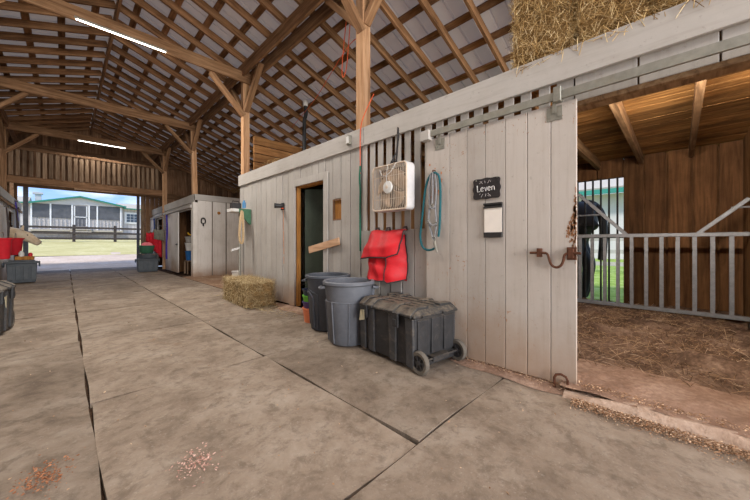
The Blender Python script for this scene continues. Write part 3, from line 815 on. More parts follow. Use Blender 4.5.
b.v = [(-.099-z, x, y) for x, y, z in b.v]; obj('hub_emblem', b, M['fangrille'], fn)
for a0 in (0, 72, 144, 216, 288):
    b = MB()
    def bl(u, v, a0=a0):
        r = .05+.155*u; w = R(22+18*u)*(v-.5)*2; a = R(a0+20)+w
        return (-.0+.035*(v-.5)*2, r*math.cos(a), r*math.sin(a))
    b.grid(bl, 6, 6); obj('blade', b, M['fanblade'], fn, solid=.003, smooth=True)
b = MB(); b.box(.045, .05, -.226, .226, -.226, .226); obj('back_panel', b, M['fanback'], fn)
b = MB(); b.tube([(-.0, .0, .245), (-.02, .0, .285), (.02, .0, .30)], .012, 6); b.beam((.045, -.005, .25), (.058, -.02, .55), .02, .012, (0,1,0)); b.beam((.0, .05, .25), (.055, -.02, .42), .012, .012)
b.beam((.06, -.02, .52), (.06, -.02, .66), .024, .01, (0,1,0))
obj('strap', b, M['darkmetal'], fn)
b = MB(); b.tube([(-.08, .12, .2), (-.09, .08, .13), (-.09, .02, .12), (-.095, -.06, .16), (-.09, -.12, .235)], .004, 5); b.tube([(-.085, -.0, .235), (-.09, .01, .12), (-.10, .0, .03)], .003, 5)
obj('cord', b, M['whiteplastic'], fn)

# ------------------------------------------------------------------ red bag
rbg = thing('red_hay_bag', 'bright red nylon bag with folded flap hung below the fan', 'bag', (2.575, 2.34, .62))
b = MB()
def bag(u, v):  # u around front half profile, v height 0 bottom..1 top
    hw0 = .27 + .015*math.sin(v*5)
    y = hw0*(1-2*u)
    dep = (.155*(1-v)**.6 + .06)*(1-abs(2*u-1)**3.0)
    dep += .012*math.sin(u*23+v*9)*(1-abs(2*u-1)) + .010*math.sin(v*17+u*7)
    z = .02 + .50*v + (.05*(1-v))*((2*u-1)**2)
    if u > .72: z -= .03*(1-v)
    return (-max(dep, .004), y, z)
b.grid(bag, 30, 24)
n0 = len(b.v); 
b.add([(0, .27, .05), (0, -.27, .02), (0, -.255, .52), (0, .265, .52)], [(0,1,2,3)])
b.grid(lambda u, v: ((bag(u, 0)[0])*(1-v), bag(u,0)[1], bag(u,0)[2]), 30, 3)
obj('body', b, M['red'], rbg, smooth=True)
b = MB()
def flap(u, v):  # v 0 top .. 1 hem
    top_y = .225-.50*u; bot_y = .325-.50*u - .06*u
    y = top_y*(1-v)+bot_y*v
    z = (.565+.006*math.sin(u*9))*(1-v) + (.245 + .02*u+.02*math.sin(u*3.14))*v
    if u > .8: z += .05*v*(u-.8)/.2
    dep = .045 + .16*math.sin(min(1, v*1.15)*1.35)*(1-.55*abs(2*u-1)**2.5) + .010*math.sin(u*14-v*5)+.006*math.sin(v*13)
    return (-dep, y, z)
b.grid(flap, 26, 18)
b.grid(lambda u, v: (flap(u,0)[0]*(1-v)-.002*v, flap(u,0)[1], flap(u,0)[2]+.004), 26, 2)
fl = obj('flap', b, M['red'], rbg, solid=.006, smooth=True)
b = MB(); hem = [Vector(flap(k/26, 1))+Vector((-.004,0,-.003)) for k in range(27)] + [Vector(flap(1, 1-k/18))+Vector((-.004,-.004,0)) for k in range(19)]
b.tube(hem, .007, 6); 
obj('piping', b, M['piping'], rbg)
b = MB(); b.tube([Vector(bag(.70, k/20))+Vector((-.004,0,0)) for k in range(0, 17)], .006, 6); b.tube([Vector(bag(k/20, 0))+Vector((-.004,0,0)) for k in range(21)], .006, 6)
b.tube([Vector(bag(1, k/20))+Vector((-.004,-.002,0)) for k in range(21)], .006, 6); obj('piping', b, M['piping'], rbg)
for yy in (.17, .0, -.24):
    b = MB(); b.tube([(-.04, yy, .55), (-.03, yy-.01, .60), (.0, yy-.02, .605), (.01, yy-.02, .57)], .012, 6); obj('hanging_strap', b, M['leather'], rbg)

# ------------------------------------------------------------------ halter + teal rope
hl = thing('hanging_halter', 'grey halter hanging with a teal rope at the left edge of the sliding door', 'halter', (2.515, 1.68, 1.73))
b = MB()
lp_ = [(-.02, .0, .0), (-.025, .04, -.02), (-.03, .085, -.12), (-.03, .11, -.3), (-.03, .135, -.5), (-.03, .155, -.62), (-.03, .13, -.72), (-.03, .06, -.755), (-.03, -.02, -.735), (-.03, -.03, -.70)]
rp_ = [(-.02, .01, .0), (-.03, -.035, -.01), (-.03, -.075, -.05), (-.03, -.085, -.2), (-.03, -.08, -.4), (-.03, -.07, -.58), (-.03, -.06, -.62)]
b.tube(smoothp(lp_), .011, 8); b.tube(smoothp(rp_), .011, 8); obj('teal_rope', b, M['teal'], hl, smooth=True)['label'] = 'teal lead rope'
b = MB()
for P in ([(-.03,.02,-.01),(-.03,.045,-.15),(-.035,.03,-.32),(-.03,.055,-.46),(-.035,.0,-.62),(-.035,-.03,-.72)], [(-.03,-.03,-.02),(-.035,-.05,-.2),(-.03,-.025,-.33),(-.035,-.05,-.5),(-.03,-.02,-.64)],
          [(-.04,.03,-.32),(-.045,0,-.36),(-.04,-.03,-.33)], [(-.04,.05,-.46),(-.045,.0,-.52),(-.04,-.05,-.5)], [(-.03,0,0),(-.04,-.01,-.17),(-.04,.0,-.30)]):
    P = smoothp(P); 
    for a, c in zip(P, P[1:]): b.beam(a, c+(c-a)*.2, .012, .026, (1,0,0))
obj('halter_strap', b, M['silver'], hl, bevel=.002)
b = MB()
for zz, yy in ((-.335,.0), (-.47, .05), (-.5, -.045), (-.64, -.02)):
    b = MB(); b.tube([(-.045, yy+.02*math.cos(R(a)), zz+.02*math.sin(R(a))) for a in range(0, 360, 36)], .005, 6, True); obj('ring', b, M['galv'], hl)
b = MB()
b.tube([(-.04,-.02,-.64),(-.04,-.03,-.70),(-.045,-.055,-.77)], [.008,.012,.009], 8)
obj('buckle', b, M['galv'], hl)
b = MB(); b.tube([(.02,0,.02),(-.03,0,.02),(-.035,0,-.012),(-.025,0,-.02)], .006, 6); obj('hook', b, M['rust'], hl)
b = MB()
for _ in range(22): 
    yy = rr.gauss(-.005,.03); z = rr.uniform(-.28,.1); b.box(.009, .012, yy, yy+.008, z, z+rr.uniform(.01,.035))
obj('rust_marks', b, plain('rust_marks', lin(190,110,52), .9, .1), hl)['kind'] = 'stuff'
rs_ = thing('hanging_rope', 'thin orange cord running down the post into a green rope tail', 'rope', (2.57, 2.79, 0))
b = MB(); b.tube(smoothp([(.12, -.1, 2.9), (.0, -.05, 2.62), (-.015, 0, 2.48), (-.018, 0, 2.2), (-.015, .0, 1.90)]), .006, 6); obj('orange_cord', b, M['orangerope'], rs_)['label'] = 'orange upper cord'
b = MB(); b.tube(smoothp([(-.015, 0, 2.0), (-.02, .01, 1.85), (-.018, -.005, 1.7), (-.02, .0, 1.5), (-.015, .0, 1.1), (-.015, 0, .95)]), [.014]*21 if False else .012, 6); obj('green_rope', b, M['greenrope'], rs_)['label'] = 'green rope tail'
eb = thing('outlet_box', 'small grey electrical box on the header board beside the orange cord', 'electrical box', (2.563, 2.99, 2.36))
b = MB(); b.box(-.045, 0, -.035, .035, -.06, .06); obj('box', b, M['galv'], eb, bevel=.006)
b = MB(); b.box(-.052, -.0455, -.025, .025, -.045, .045); obj('cover', b, M['whiteplastic'], eb, bevel=.003)

# ------------------------------------------------------------------ rubbish cans
def arch_prof(H_, rb, rt): return [(.001,0),(rb-.02,0),(rb,.02),(rb+(rt-rb)*.93,H_*.90),(rt,H_*.93),(rt+.012,H_*.935),(rt+.022,H_*.95),(rt+.022,H_*.985),(rt+.010,H_),(rt-.012,H_*.99),(rt-.016,H_*.93),(rb-.012,.04),(.001,.035)]
def can(loc, rotz, label, mat, arch, H_=.655, rb=.205, rt=.255):
    t = thing('rubbish_can', label, 'rubbish bin', loc, rotz)
    b = MB(); b.lathe(arch_prof(H_, rb, rt), 48); obj('body', b, mat, t, smooth=True)
    for s in (1, -1):
        b = MB(); P = [(s*(rt-.005), -.09, H_*.90), (s*(rt+.05), -.07, H_*.88), (s*(rt+.055), 0, H_*.88), (s*(rt+.05), .07, H_*.88), (s*(rt-.005), .09, H_*.90)]
        b.tube(smoothp(P, 1), .014, 8); obj('handle', b, mat, t, smooth=True)
    b = MB()
    if arch:
        for a0 in (-90, 30, 150):
            P = []
            def sp(a, z, off=.004):
                r = rb+(rt-rb)*z/H_+off; return (r*math.cos(R(a0+a)), r*math.sin(R(a0+a)), z)
            P = [sp(-26, .05), sp(-26, .25), sp(-26, .36)] + [sp(-26*math.cos(R(k)), .36+.10*math.sin(R(k))) for k in range(15, 180, 15)] + [sp(26, .36), sp(26, .25), sp(26, .05)]
            b.tube(P, .012, 8)
            P = [sp(-40, .03), sp(-42, .3), sp(-42, .44)] + [sp(-42+84*k/10, .44+.05*math.sin(R(18*k))) for k in range(1, 10)] + [sp(42, .44), sp(42, .3), sp(40, .03)]
            b.tube(P, .006, 6)
    else:
        for a in range(0, 360, 45):
            def sp(z, da, off=.006): r = rb+(rt-rb)*z/H_+off; return (r*math.cos(R(a+da)), r*math.sin(R(a+da)), z)
            b.tube([sp(.02, 0), sp(.44, 0)], .007, 6)
        b.tube([((rb+(rt-rb)*.68+.002)*math.cos(R(a)), (rb+(rt-rb)*.68+.002)*math.sin(R(a)), .445) for a in range(0, 360, 8)], .006, 6, True)
        for da in (-14, 14):
            a = 190+da; b.tube([((rb+(rt-rb)*z/H_+.008)*math.cos(R(a)), (rb+(rt-rb)*z/H_+.008)*math.sin(R(a)), z) for z in (.02, .3, .58)], [.016, .02, .026], 8)
    obj('rib', b, mat, t, smooth=True)
    return t
can((2.14, 2.52, .0), R(140), 'grey rubbish can with straight ribs next to the black tool chest', M['can'], False)
can((2.295, 3.10, .0), R(130), 'charcoal rubbish can with arched side panel standing behind the grey one', M['can2'], True, .665)
# things inside
tp = MB(); tp.lathe([(.001,0),(.10,0),(.125,.17),(.132,.175),(.132,.19),(.118,.19),(.095,.02),(.001,.02)], 28)
bk = thing('orange_bucket', 'orange bucket on the floor left of the charcoal rubbish can', 'bucket', (2.33, 3.50, .0))
obj('body', tp, M['orangeplastic'], bk, smooth=True)
def tub(z, mat, label, name, r=.125):
    b = MB(); b.lathe([(.001,0),(r-.015,0),(r,.065),(r+.007,.07),(r+.007,.08),(r-.008,.08),(r-.02,.01),(.001,.01)], 28)
    tag(obj(name, b, mat, smooth=True, loc=(2.33, 3.50, z)), label, 'tub')
tub(.192, M['violet'], 'violet tub lying on the orange bucket', 'small_tub')
tub(.274, M['lime'], 'lime green tub in the stack above the orange bucket', 'small_tub')
tub(.356, plain('navy_plastic', lin(52,60,86), .5, .4), 'dark blue tub on top of the stack beside the charcoal rubbish can', 'small_tub')

# ------------------------------------------------------------------ tool chest
def chest(loc, rotz, label):
    t = thing('tool_chest', label, 'tool chest', loc, rotz)
    L, D = .74, .545; hl_, hd_ = L/2, D/2        # local x = length, local y = depth (front is -y)
    b = MB(); tp_ = .03
    def frus(x0, x1, y0, y1, z0, z1, ins):
        b.add([(x0+ins,y0+ins,z0),(x1-ins,y0+ins,z0),(x1-ins,y1-ins,z0),(x0+ins,y1-ins,z0),(x0,y0,z1),(x1,y0,z1),(x1,y1,z1),(x0,y1,z1)],
              [(0,3,2,1),(4,5,6,7),(0,1,5,4),(1,2,6,5),(2,3,7,6),(3,0,4,7)])
    frus(-hl_+.008, hl_-.008, -hd_+.012, hd_-.012, .03, .435, .012); obj('body', b, M['black'], t, bevel=.012, seg=2)
    # lid: chamfered dome
    b = MB()
    z0, z1, z2 = .435, .462, .505
    for (xa, ya, za), (xb, yb, zb) in (((hl_+.01, hd_+.01, z0), (hl_+.012, hd_+.012, z1)),): pass
    A = [(-hl_-.01,-hd_-.01),(hl_+.01,-hd_-.01),(hl_+.01,hd_+.01),(-hl_-.01,hd_+.01)]
    B = [(-hl_+.03,-hd_+.07),(hl_-.03,-hd_+.07),(hl_-.03,hd_-.07),(-hl_+.03,hd_-.07)]
    b.add([(x,y,z0) for x,y in A]+[(x,y,z1) for x,y in A]+[(x,y,z2) for x,y in B],
          [(3,2,1,0),(8,9,10,11)]+[(k,(k+1)%4,4+(k+1)%4,4+k) for k in range(4)]+[(4+k,4+(k+1)%4,8+(k+1)%4,8+k) for k in range(4)])
    lid = obj('lid', b, M['blacklid'], t, bevel=.012, seg=2)
    b = MB()
    for k in range(4):
        y = -.135+.09*k; b.box(-hl_+.06, hl_-.06, y-.012, y+.012, z2-.01, z2+.010)
    obj('lid_rib', b, M['blacklid'], lid, bevel=.006, seg=2)
    cols = (-.33, -.20, .10, .31)
    for x in cols:
        w = .036; b = MB()
        P = [(-hd_+.012, .437), (-hd_-.022, .437), (-hd_-.022, .466), (-hd_+.055, .520), (-hd_+.20, .522), (-hd_+.20, .49), (-hd_+.07,.49)]
        b.prism(P, (x-w, 0, 0), (0,1,0), (0,0,1), (2*w, 0, 0))
        obj('lid_arch', b, M['blacklid'], lid, bevel=.008, seg=2); b = MB()
        b.prism([(-p[0], p[1]) for p in reversed(P)], (x-w, 0, 0), (0,1,0), (0,0,1), (2*w, 0, 0))
        obj('lid_arch', b, M['blacklid'], lid, bevel=.008, seg=2)
    b = MB()
    for s in (-1, 1):
        for yy in (-.13, .13):
            b = MB(); b.box(s*(hl_+.008), s*(hl_+.024), yy-.07, yy+.07, .44, .462); obj('end_lip', b, M['blacklid'], lid, bevel=.004)
    for x in cols:
        b = MB()
        for s in (-1, 1):
            y0 = s*(hd_-.03); b = MB()
            b.add([(x-.04, y0, .03), (x+.04, y0, .03), (x+.04, s*(hd_-.005), .03), (x-.04, s*(hd_-.005), .03), (x-.045, y0, .434), (x+.045, y0, .434), (x+.045, s*(hd_+.008), .434), (x-.045, s*(hd_+.008), .434)],
                  [(0,3,2,1),(4,5,6,7),(0,1,5,4),(1,2,6,5),(2,3,7,6),(3,0,4,7)])
            obj('column', b, M['blackcol'], t, bevel=.008, seg=2)
    for s in (-1, 1):
        for yy in (-.165, 0, .165):
            b = MB(); b.box(s*(hl_-.04), s*(hl_+.002), yy-.065, yy+.065, .12, .42); obj('end_panel', b, M['black'], t, bevel=.008, seg=2)
        b = MB(); b.box(s*(hl_-.05), s*(hl_+.004), -hd_+.03, hd_-.03, .03, .10); obj('end_sill', b, M['black'], t, bevel=.008, seg=2)
    for x in (-.26, .17):
        b = MB(); b.box(x-.032, x+.032, -hd_-.034, -hd_-.012, .34, .462); b.box(x-.02, x+.02, -hd_-.040, -hd_-.034, .36, .41)
        lt_ = obj('latch', b, M['black'], t, bevel=.005)
    b = MB(); b.add([(-.305,-hd_-.045,.41),(-.245,-hd_-.05,.42),(-.24,-hd_-.046,.325),(-.31,-hd_-.055,.31),(-.305,-hd_-.042,.41),(-.245,-hd_-.047,.42),(-.24,-hd_-.043,.325),(-.31,-hd_-.052,.31)],
          [(0,3,2,1),(4,5,6,7),(0,1,5,4),(1,2,6,5),(2,3,7,6),(3,0,4,7)]); obj('tag', b, plain('tag_paper', lin(176,168,142), .9, .1), t)
    for s in (-1, 1):
        wb = MB(); cy = s*(hd_-.03); cx_ = hl_+.030
        prof = [(.062,-.020),(.084,-.022),(.092,-.014),(.094,0),(.092,.014),(.084,.022),(.062,.020),(.062,-.020)]
        wb.lathe(prof, 32); wb.v = [(cx_+x, cy+z, .094+y) for x, y, z in wb.v]
        w_ = obj('wheel', wb, M['blackrim'], t, smooth=True)
        wb = MB(); wb.lathe([(.001,-.022),(.018,-.022),(.02,.022),(.001,.022)], 16)
        wb.lathe([(.05,-.016),(.0605,-.016),(.0605,.016),(.05,.016)], 32)
        for k in range(6):
            a = R(60*k); wb2 = MB(); wb2.beam((.015*math.cos(a), .015*math.sin(a), 0), (.055*math.cos(a), .055*math.sin(a), 0), .014, .03, (0,0,1)); wb.add(wb2.v, wb2.f)
        wb.lathe([(.001,-.006),(.055,-.006),(.055,.006),(.001,.006)], 24)
        wb.v = [(cx_+x, cy+z, .094+y) for x, y, z in wb.v]; obj('hub', wb, M['hub'], w_)
    b = MB(); b.tube([(hl_+.035, -hd_+.06, .094), (hl_+.035, hd_-.06, .094)], .010, 8); b.box(hl_-.05, hl_+.05, -.10, .10, .075, .112); obj('axle', b, M['black'], t)
    return t
# front-left base (2.04,2.21) -> front-right (1.957,1.514)
chest((2.274, 1.836, 0), math.atan2(-.70, -.083), 'dusty black wheeled tool chest with ribbed lid beside the rubbish cans')
chest((-.79, 5.47, 0), R(86), 'black ribbed chest cut off by the left edge of the photo').scale = (1.12, 1.12, 1.15)

# ------------------------------------------------------------------ hay bales
def bale(loc, sx, sy, sz, rotz, label, group=None, n=2600, mat='hay', seed=1, skip=()):
    t = thing('hay_bale', label, 'hay bale', loc, rotz, group)
    r2 = random.Random(seed); b = MB()
    n_ = 14
    def face(fn): b.grid(fn, n_, n_)
    def wob(p):
        x, y, z = p
        q = .014*math.sin(x*31+z*17)+.014*math.sin(y*27+x*13+seed)+.012*math.sin(z*37+y*11)
        rx, ry, rz = x/(sx/2), y/(sy/2), (z-sz/2)/(sz/2)
        k = 1 - .035*(abs(rx)**6+abs(ry)**6+abs(rz)**6-1)
        return (x*k*(1+q), y*k*(1+q), sz/2+(z-sz/2)*k*(1+q*.6))
    for s in (-.5, .5):
        face(lambda u, v, s=s: wob(((u-.5)*sx, s*sy, v*sz))); face(lambda u, v, s=s: wob((s*sx, (u-.5)*sy, v*sz)))
    face(lambda u, v: wob(((u-.5)*sx, (v-.5)*sy, sz))); face(lambda u, v: wob(((u-.5)*sx, (v-.5)*sy, 0)))
    obj('packed_hay', b, M['hayface'], t)
    b = MB(); areas = [sy*sz, sy*sz, sx*sz, sx*sz, sx*sy]
    def pt(r):
        f = r.choices(range(5), areas)[0]; u, v = r.uniform(-.5,.5), r.uniform(0,1)
        j = r.uniform(-.012, .010)
        if f < 2: s = 1 if f else -1; return (s*(sx/2+j), u*sy, v*sz+.01), (s,0,0)
        if f < 4: s = 1 if f == 3 else -1; return (u*sx, s*(sy/2+j), v*sz+.01), (0,s,0)
        return (u*sx, (v-.5)*sy, sz+j), (0,0,1)
    strands(b, n*2, pt, .04, .19, .0013, r2, .45)
    obj('stalks', b, M[mat], t)['kind'] = 'stuff'
    return t
bale((2.27, 5.43, 0), .44, 1.22, .40, R(-3), 'single hay bale lying on the floor at the far end of the white wall', n=3200, mat='oldhay', seed=4)
for k, (y0, y1, lb) in enumerate(((.575, .975, 'leftmost hay bale standing on top of the wall above the sliding door'), (.155, .515, 'middle one of the hay bales standing on top of the wall'), (-.30, .095, 'hay bale on top of the wall at the top right of the photo'))):
    bale((2.86, (y0+y1)/2, 2.475), .46, y1-y0, .86, 0, lb, 'hay bales on the wall top', n=4200, seed=7+k)
b = MB()
def hang(r):
    return (2.56, r.uniform(-.3, 1.0), r.uniform(2.42, 2.50)), (-1, r.uniform(-.3,.3), r.uniform(-.2,.4))
strands(b, 90, hang, .04, .12, .002, random.Random(9), .5)
tag(obj('loose_hay', b, M['hay']), 'loose wisps of hay hanging over the white header board under the bales', 'hay', None, 'stuff')
b = MB(); strands(b, 420, lambda r: ((r.uniform(2.15,2.55)-.1*r.random(), r.gauss(5.2,.6), .012), (r.uniform(-.2,.2), r.uniform(-.2,.2), 1)), .03, .12, .002, random.Random(3), .3)
tag(obj('loose_hay', b, M['oldhay']), 'loose hay littered on the floor around the single bale', 'hay', None, 'stuff')
b = MB(); strands(b, 900, lambda r: ((r.uniform(3.0,6.1), r.uniform(5.7, 6.55), 2.56+abs(r.gauss(0,.12))), (0,0,1)), .06, .2, .003, random.Random(8), .8)
tag(obj('loose_hay', b, M['hay']), 'loose hay heaped at the foot of the brown plank wall above the block', 'hay', None, 'stuff')
b = MB(); b.box(-.17, .17, -.14, .14, 0, .33); b.box(-.18, .18, -.15, .15, .30, .345)
tag(obj('white_box', b, M['whiteplastic'], bevel=.012, loc=(3.12, 7.85, .012), rotz=R(20)), 'white plastic box on the dirt behind the single hay bale', 'box')

# ------------------------------------------------------------------ tack room door and boards
td = thing('green_door', 'dark green door standing ajar inside the white framed doorway', 'door', (2.76, 4.335, .04), R(-52))
b = MB(); b.box(0, .80, -.04, 0, 0, 1.88); obj('panel', b, M['greendoor'], td, bevel=.004)
b = MB(); b.lathe([(.001,0),(.03,0),(.03,.01),(.015,.03),(.03,.05),(.001,.06)], 14); o = obj('knob', b, M['galv'], td, smooth=True); o.rotation_euler.x = R(90); o.location = (.74, -.04, .9)
db = MB(); db.beam((0, .36, -.075), (0, -.36, .055), .022, .10, (0,0,1))
tag(obj('loose_board', db, M['freshwood'], bevel=.003, loc=(2.563, 3.57, 1.02)), 'pale bare board nailed at a slant across the white doorway', 'board')
db = MB(); db.box(-.012, .012, -.11, .11, -.055, .055)
tag(obj('short_board', db, M['freshwood'], bevel=.003, loc=(2.775, 3.72, 1.35)), 'short pale board end sticking into the doorway above the slanted board', 'board')
hk = thing('hose_hook', 'small black hook fitting on the white wall left of the doorway', 'hook', (2.598, 4.78, 1.66))
b = MB(); b.box(-.02, 0, -.05, .05, -.05, .07); obj('plate', b, M['conduit'], hk, bevel=.006)
b = MB(); b.tube([(-.01, 0, .02), (-.10, .04, .02), (-.13, .05, .02)], [.035, .04, .045], 10); obj('nozzle', b, M['conduit'], hk)
b = MB(); b.box(-.05, -.02, -.06, -.02, -.035, -.02); obj('clip', b, M['orangerope'], hk)

# shelf on the far end of the wall
sf = thing('bracket_shelf', 'white shelf with a green triangular bracket near the far corner of the white wall', 'shelf', (2.598, 6.2, 1.66))
b = MB(); b.box(-.34, 0, -.10, .20, 0, .06); obj('board', b, M['whiteplastic'], sf, bevel=.005)
b = MB(); b.prism([(0, .06), (-.22, .06), (-.22, -.02), (-.03, -.24), (0, -.24)], (0, -.14, 0), (1,0,0), (0,0,1), (0, .035, 0)); obj('bracket', b, M['greenbracket'], sf)
b = MB(); b.lathe([(.001,0),(.035,0),(.035,.11),(.02,.125),(.02,.15),(.001,.15)], 14)
tag(obj('spray_can', b, M['bluecan'], smooth=True, loc=(2.47, 6.08, 1.735)), 'small blue can standing on the bracket shelf', 'can')
b = MB(); b.box(-.09, .09, -.06, .06, 0, .10); b.tube([(-.07,0,.10),(-.06,0,.14),(.06,0,.14),(.07,0,.10)], .01, 6)
tag(obj('dark_toolbox', b, M['darkmetal'], bevel=.01, loc=(2.36, 6.22, 1.735)), 'dark little box standing on the bracket shelf beside the blue can', 'box')
b = MB()
P = [(0,0,0)]
rp = thing('rope_loop', 'tan rope looped down from the bracket shelf', 'rope', (2.40, 6.02, 1.66))
b.tube(smoothp([(0, .0, .02), (-.03, .0, -.2), (-.05, .0, -.5), (-.02, 0, -.62), (.03, 0, -.6), (.03, 0, -.3), (.015, 0, 0)]), .022, 8); obj('rope', b, M['tanrope'], rp, smooth=True)
pl_ = thing('white_pole', 'upright thin grey pole leaning at the far corner of the white wall below the shelf', 'pole', (2.53, 6.45, 0))
b = MB(); b.tube([(0,0,0.02),(0,0,1.6)], .022, 8); obj('shaft', b, M['galv'], pl_, smooth=True)
b = MB(); b.box(-.17, .0, -.015, .015, .93, .97); b.v = [(x, y, z+.3*x) for x, y, z in b.v]; obj('cross_grip', b, M['whiteplastic'], pl_)
# conduit + hanging cords under the roof
cd = thing('vent_hose', 'black pipe rising from the plank wall to the roof right of the second post', 'pipe', (4.15, 6.58, 0))
b = MB(); b.tube(smoothp([(0,0,2.45),(0,0,3.9),(.0,0,4.1),(.05,0,4.22),(.05,0,4.40),(.03,0,4.48)]), .045, 10); obj('pipe', b, M['conduit'], cd, smooth=True)
b = MB(); b.tube([(.03,0,4.44),(.03,0,4.58)], .06, 10); obj('junction', b, M['whiteplastic'], cd)
oc = thing('hanging_cable', 'thin orange cord looped from the first post and strung along the roof', 'cord', (0,0,0))
b = MB(); b.tube(smoothp([(2.90, 3.15, 3.95), (3.0, 3.5, 4.05), (3.3, 4.3, 4.1), (3.7, 5.3, 4.15), (4.1, 6.3, 4.3), (4.4, 7.6, 4.25)]), .006, 5)
b.tube(smoothp([(2.86, 3.3, 4.5), (2.86, 3.36, 4.0), (2.87, 3.42, 3.6), (2.87, 3.5, 3.45), (2.87, 3.55, 3.6), (2.86, 3.4, 4.4)]), .007, 5)
b.tube(smoothp([(2.86, 3.2, 4.4), (2.88, 3.15, 4.1), (2.88, 3.2, 3.9)]), .006, 5)
obj('cable', b, M['orangerope'], oc)

# ------------------------------------------------------------------ stall gate
gt = thing('stall_gate', 'galvanised barred yoke gate standing before the back wall of the open stall', 'gate', (5.58, 0, 0))
def bar(p, q, w=.05): b = MB(); b.beam(p, q, w, w, (1,0,0)); return b
obj('top_rail', bar((0,-.585,1.155),(0,1.95,1.155)), M['gatemetal'], gt, bevel=.005)
obj('bottom_rail', bar((0,-.585,.165),(0,1.95,.165)), M['gatemetal'], gt, bevel=.005)
y = -.445
while y < 1.9:
    obj('bar', bar((0,y,.19),(0,y,1.13), .04), M['gatemetal'], gt); y += .1525
for (y0, z0, y1, z1) in ((.53, 1.17, 1.10, 1.80), (-.17, 1.17, -.58, 1.57)):
    obj('yoke_bar', bar((0,y0,z0),(0,y1,z1), .045), M['gatemetal'], gt, bevel=.004)
b = MB(); b.tube([(0,.80,1.47),(0,1.9,1.47)], .012, 8); obj('cross_rod', b, M['gatemetal'], gt)
b = MB(); b.tube([(0,-.44,1.47),(0,-.585,1.47)], .012, 8); obj('cross_rod', b, M['gatemetal'], gt)
wb = thing('window_bars', 'thin dark upright bars across the back opening of the stall', 'window bars', (6.22, 0, 0))
y = .70
while y < 1.95:
    b = MB(); b.tube([(0,y,.05),(0,y,2.12)], .015, 6); obj('bar', b, M['darkmetal'], wb); y += .108
b = MB(); b.box(-.02,.02,.63,1.95,1.13,1.17); obj('cross_bar', b, M['darkmetal'], wb)

# ------------------------------------------------------------------ horses
def horse(name, label, loc, rotz, mat, neck, scale=1, maned=True):
    t = thing(name, label, 'horse', loc, rotz); t.scale = (scale,)*3
    V = []; E = []; Rr = []
    def chain(pts, start=None):
        prev = start; ids = []
        for (x, y, z, r) in pts:
            V.append((x, y, z)); Rr.append(r); i = len(V)-1; ids.append(i)
            if prev is not None: E.append((prev, i))
            prev = i
        return ids
    spine = chain([(-.82,0,1.24,.17), (-.62,0,1.27,.27), (-.25,0,1.22,.29), (.10,0,1.18,.31), (.45,0,1.20,.28), (.72,0,1.30,.20)])
    nk = chain(neck, spine[-1])
    d = Vector(neck[4][:3])-Vector(neck[2][:3]); 
    pe = Vector(neck[2][:3])
    for s in (-1, 1):
        chain([(pe.x-.01, s*.055, pe.z+.12, .045), (pe.x+.0, s*.075, pe.z+.20, .034), (pe.x+.03, s*.07, pe.z+.28, .012)], nk[2])
        chain([(-.66, s*.14, 1.05, .19), (-.58, s*.15, .85, .13), (-.76, s*.14, .55, .068), (-.72, s*.14, .18, .045), (-.66, s*.14, .04, .062)], spine[1])
        chain([(.52, s*.14, 1.0, .14), (.50, s*.14, .76, .085), (.52, s*.14, .47, .058), (.51, s*.14, .16, .044), (.57, s*.14, .04, .06)], spine[4])
    me = bpy.data.meshes.new('body'); me.from_pydata(V, E, []); me.update()
    o = bpy.data.objects.new('body', me); COL.objects.link(o)
    sk = o.modifiers.new('skin', 'SKIN'); sk.use_smooth_shade = True
    o.modifiers.new('sub', 'SUBSURF').levels = 2
    for i, sv in enumerate(me.skin_vertices[0].data): sv.radius = (Rr[i]*1.05, Rr[i]*1.05); sv.use_root = (i == 0)
    dg = bpy.context.evaluated_depsgraph_get()
    nm = bpy.data.meshes.new_from_object(o.evaluated_get(dg))
    bpy.data.objects.remove(o)
    for p in nm.polygons: p.use_smooth = True
    nm.materials.clear()
    obj('body', nm, mat, t)
    b = MB(); b.tube(smoothp([(-.66,0,1.42),(-.82,0,1.38),(-.91,0,1.2),(-.92,0,.95),(-.90,0,.6)]), .05, 8); obj('tail', b, M['mane'] if maned else mat, t, smooth=True)
    if maned:
        b = MB(); P = [Vector(spine_p) for spine_p in [(.72,0,1.48)]+[(n_[0], 0, n_[2]+n_[3]*.95) for n_ in neck[:3]]]
        b.tube(P, [.05,.05,.045,.04], 6); obj('mane', b, M['mane'], t, smooth=True)
    for s in (-1, 1):
        b = MB(); c = (Vector(neck[3][:3])*.8+Vector(neck[2][:3])*.2)
        b.lathe([(.001,-.026),(.018,-.018),(.026,0),(.018,.018),(.001,.026)], 12, (c.x+.02, s*neck[3][3]*.86, c.z+.05)); obj('eye', b, M['eye'], t, smooth=True)
    b = MB()
    for s in (-1,1): b.lathe([(.001,-.012),(.012,0),(.001,.012)], 8, (neck[6][0]+.03, s*.036, neck[6][2]+.012))
    obj('nostril', b, M['eye'], t)
    return t
# cream horse: head reaching out over the left stall front, looking down the aisle edge (+x)
horse('horse', 'cream horse reaching its head out over the left stall front', (-2.42, 14.35, .0), 0, M['cream'],
      [(1.0,0,1.33,.19),(1.24,0,1.33,.165),(1.47,0,1.31,.135),(1.59,0,1.23,.145),(1.70,0,1.14,.118),(1.80,0,1.055,.095),(1.845,0,1.01,.088)])
horse('horse', 'black horse standing outside beyond the barred back opening of the stall', (6.95, 2.22, -.07), R(93), M['blackcoat'],
      [(.95,0,1.5,.16),(1.12,0,1.68,.13),(1.28,0,1.80,.10),(1.42,0,1.68,.105),(1.54,0,1.52,.08),(1.64,0,1.38,.065),(1.70,0,1.30,.055)], 1.34, False)

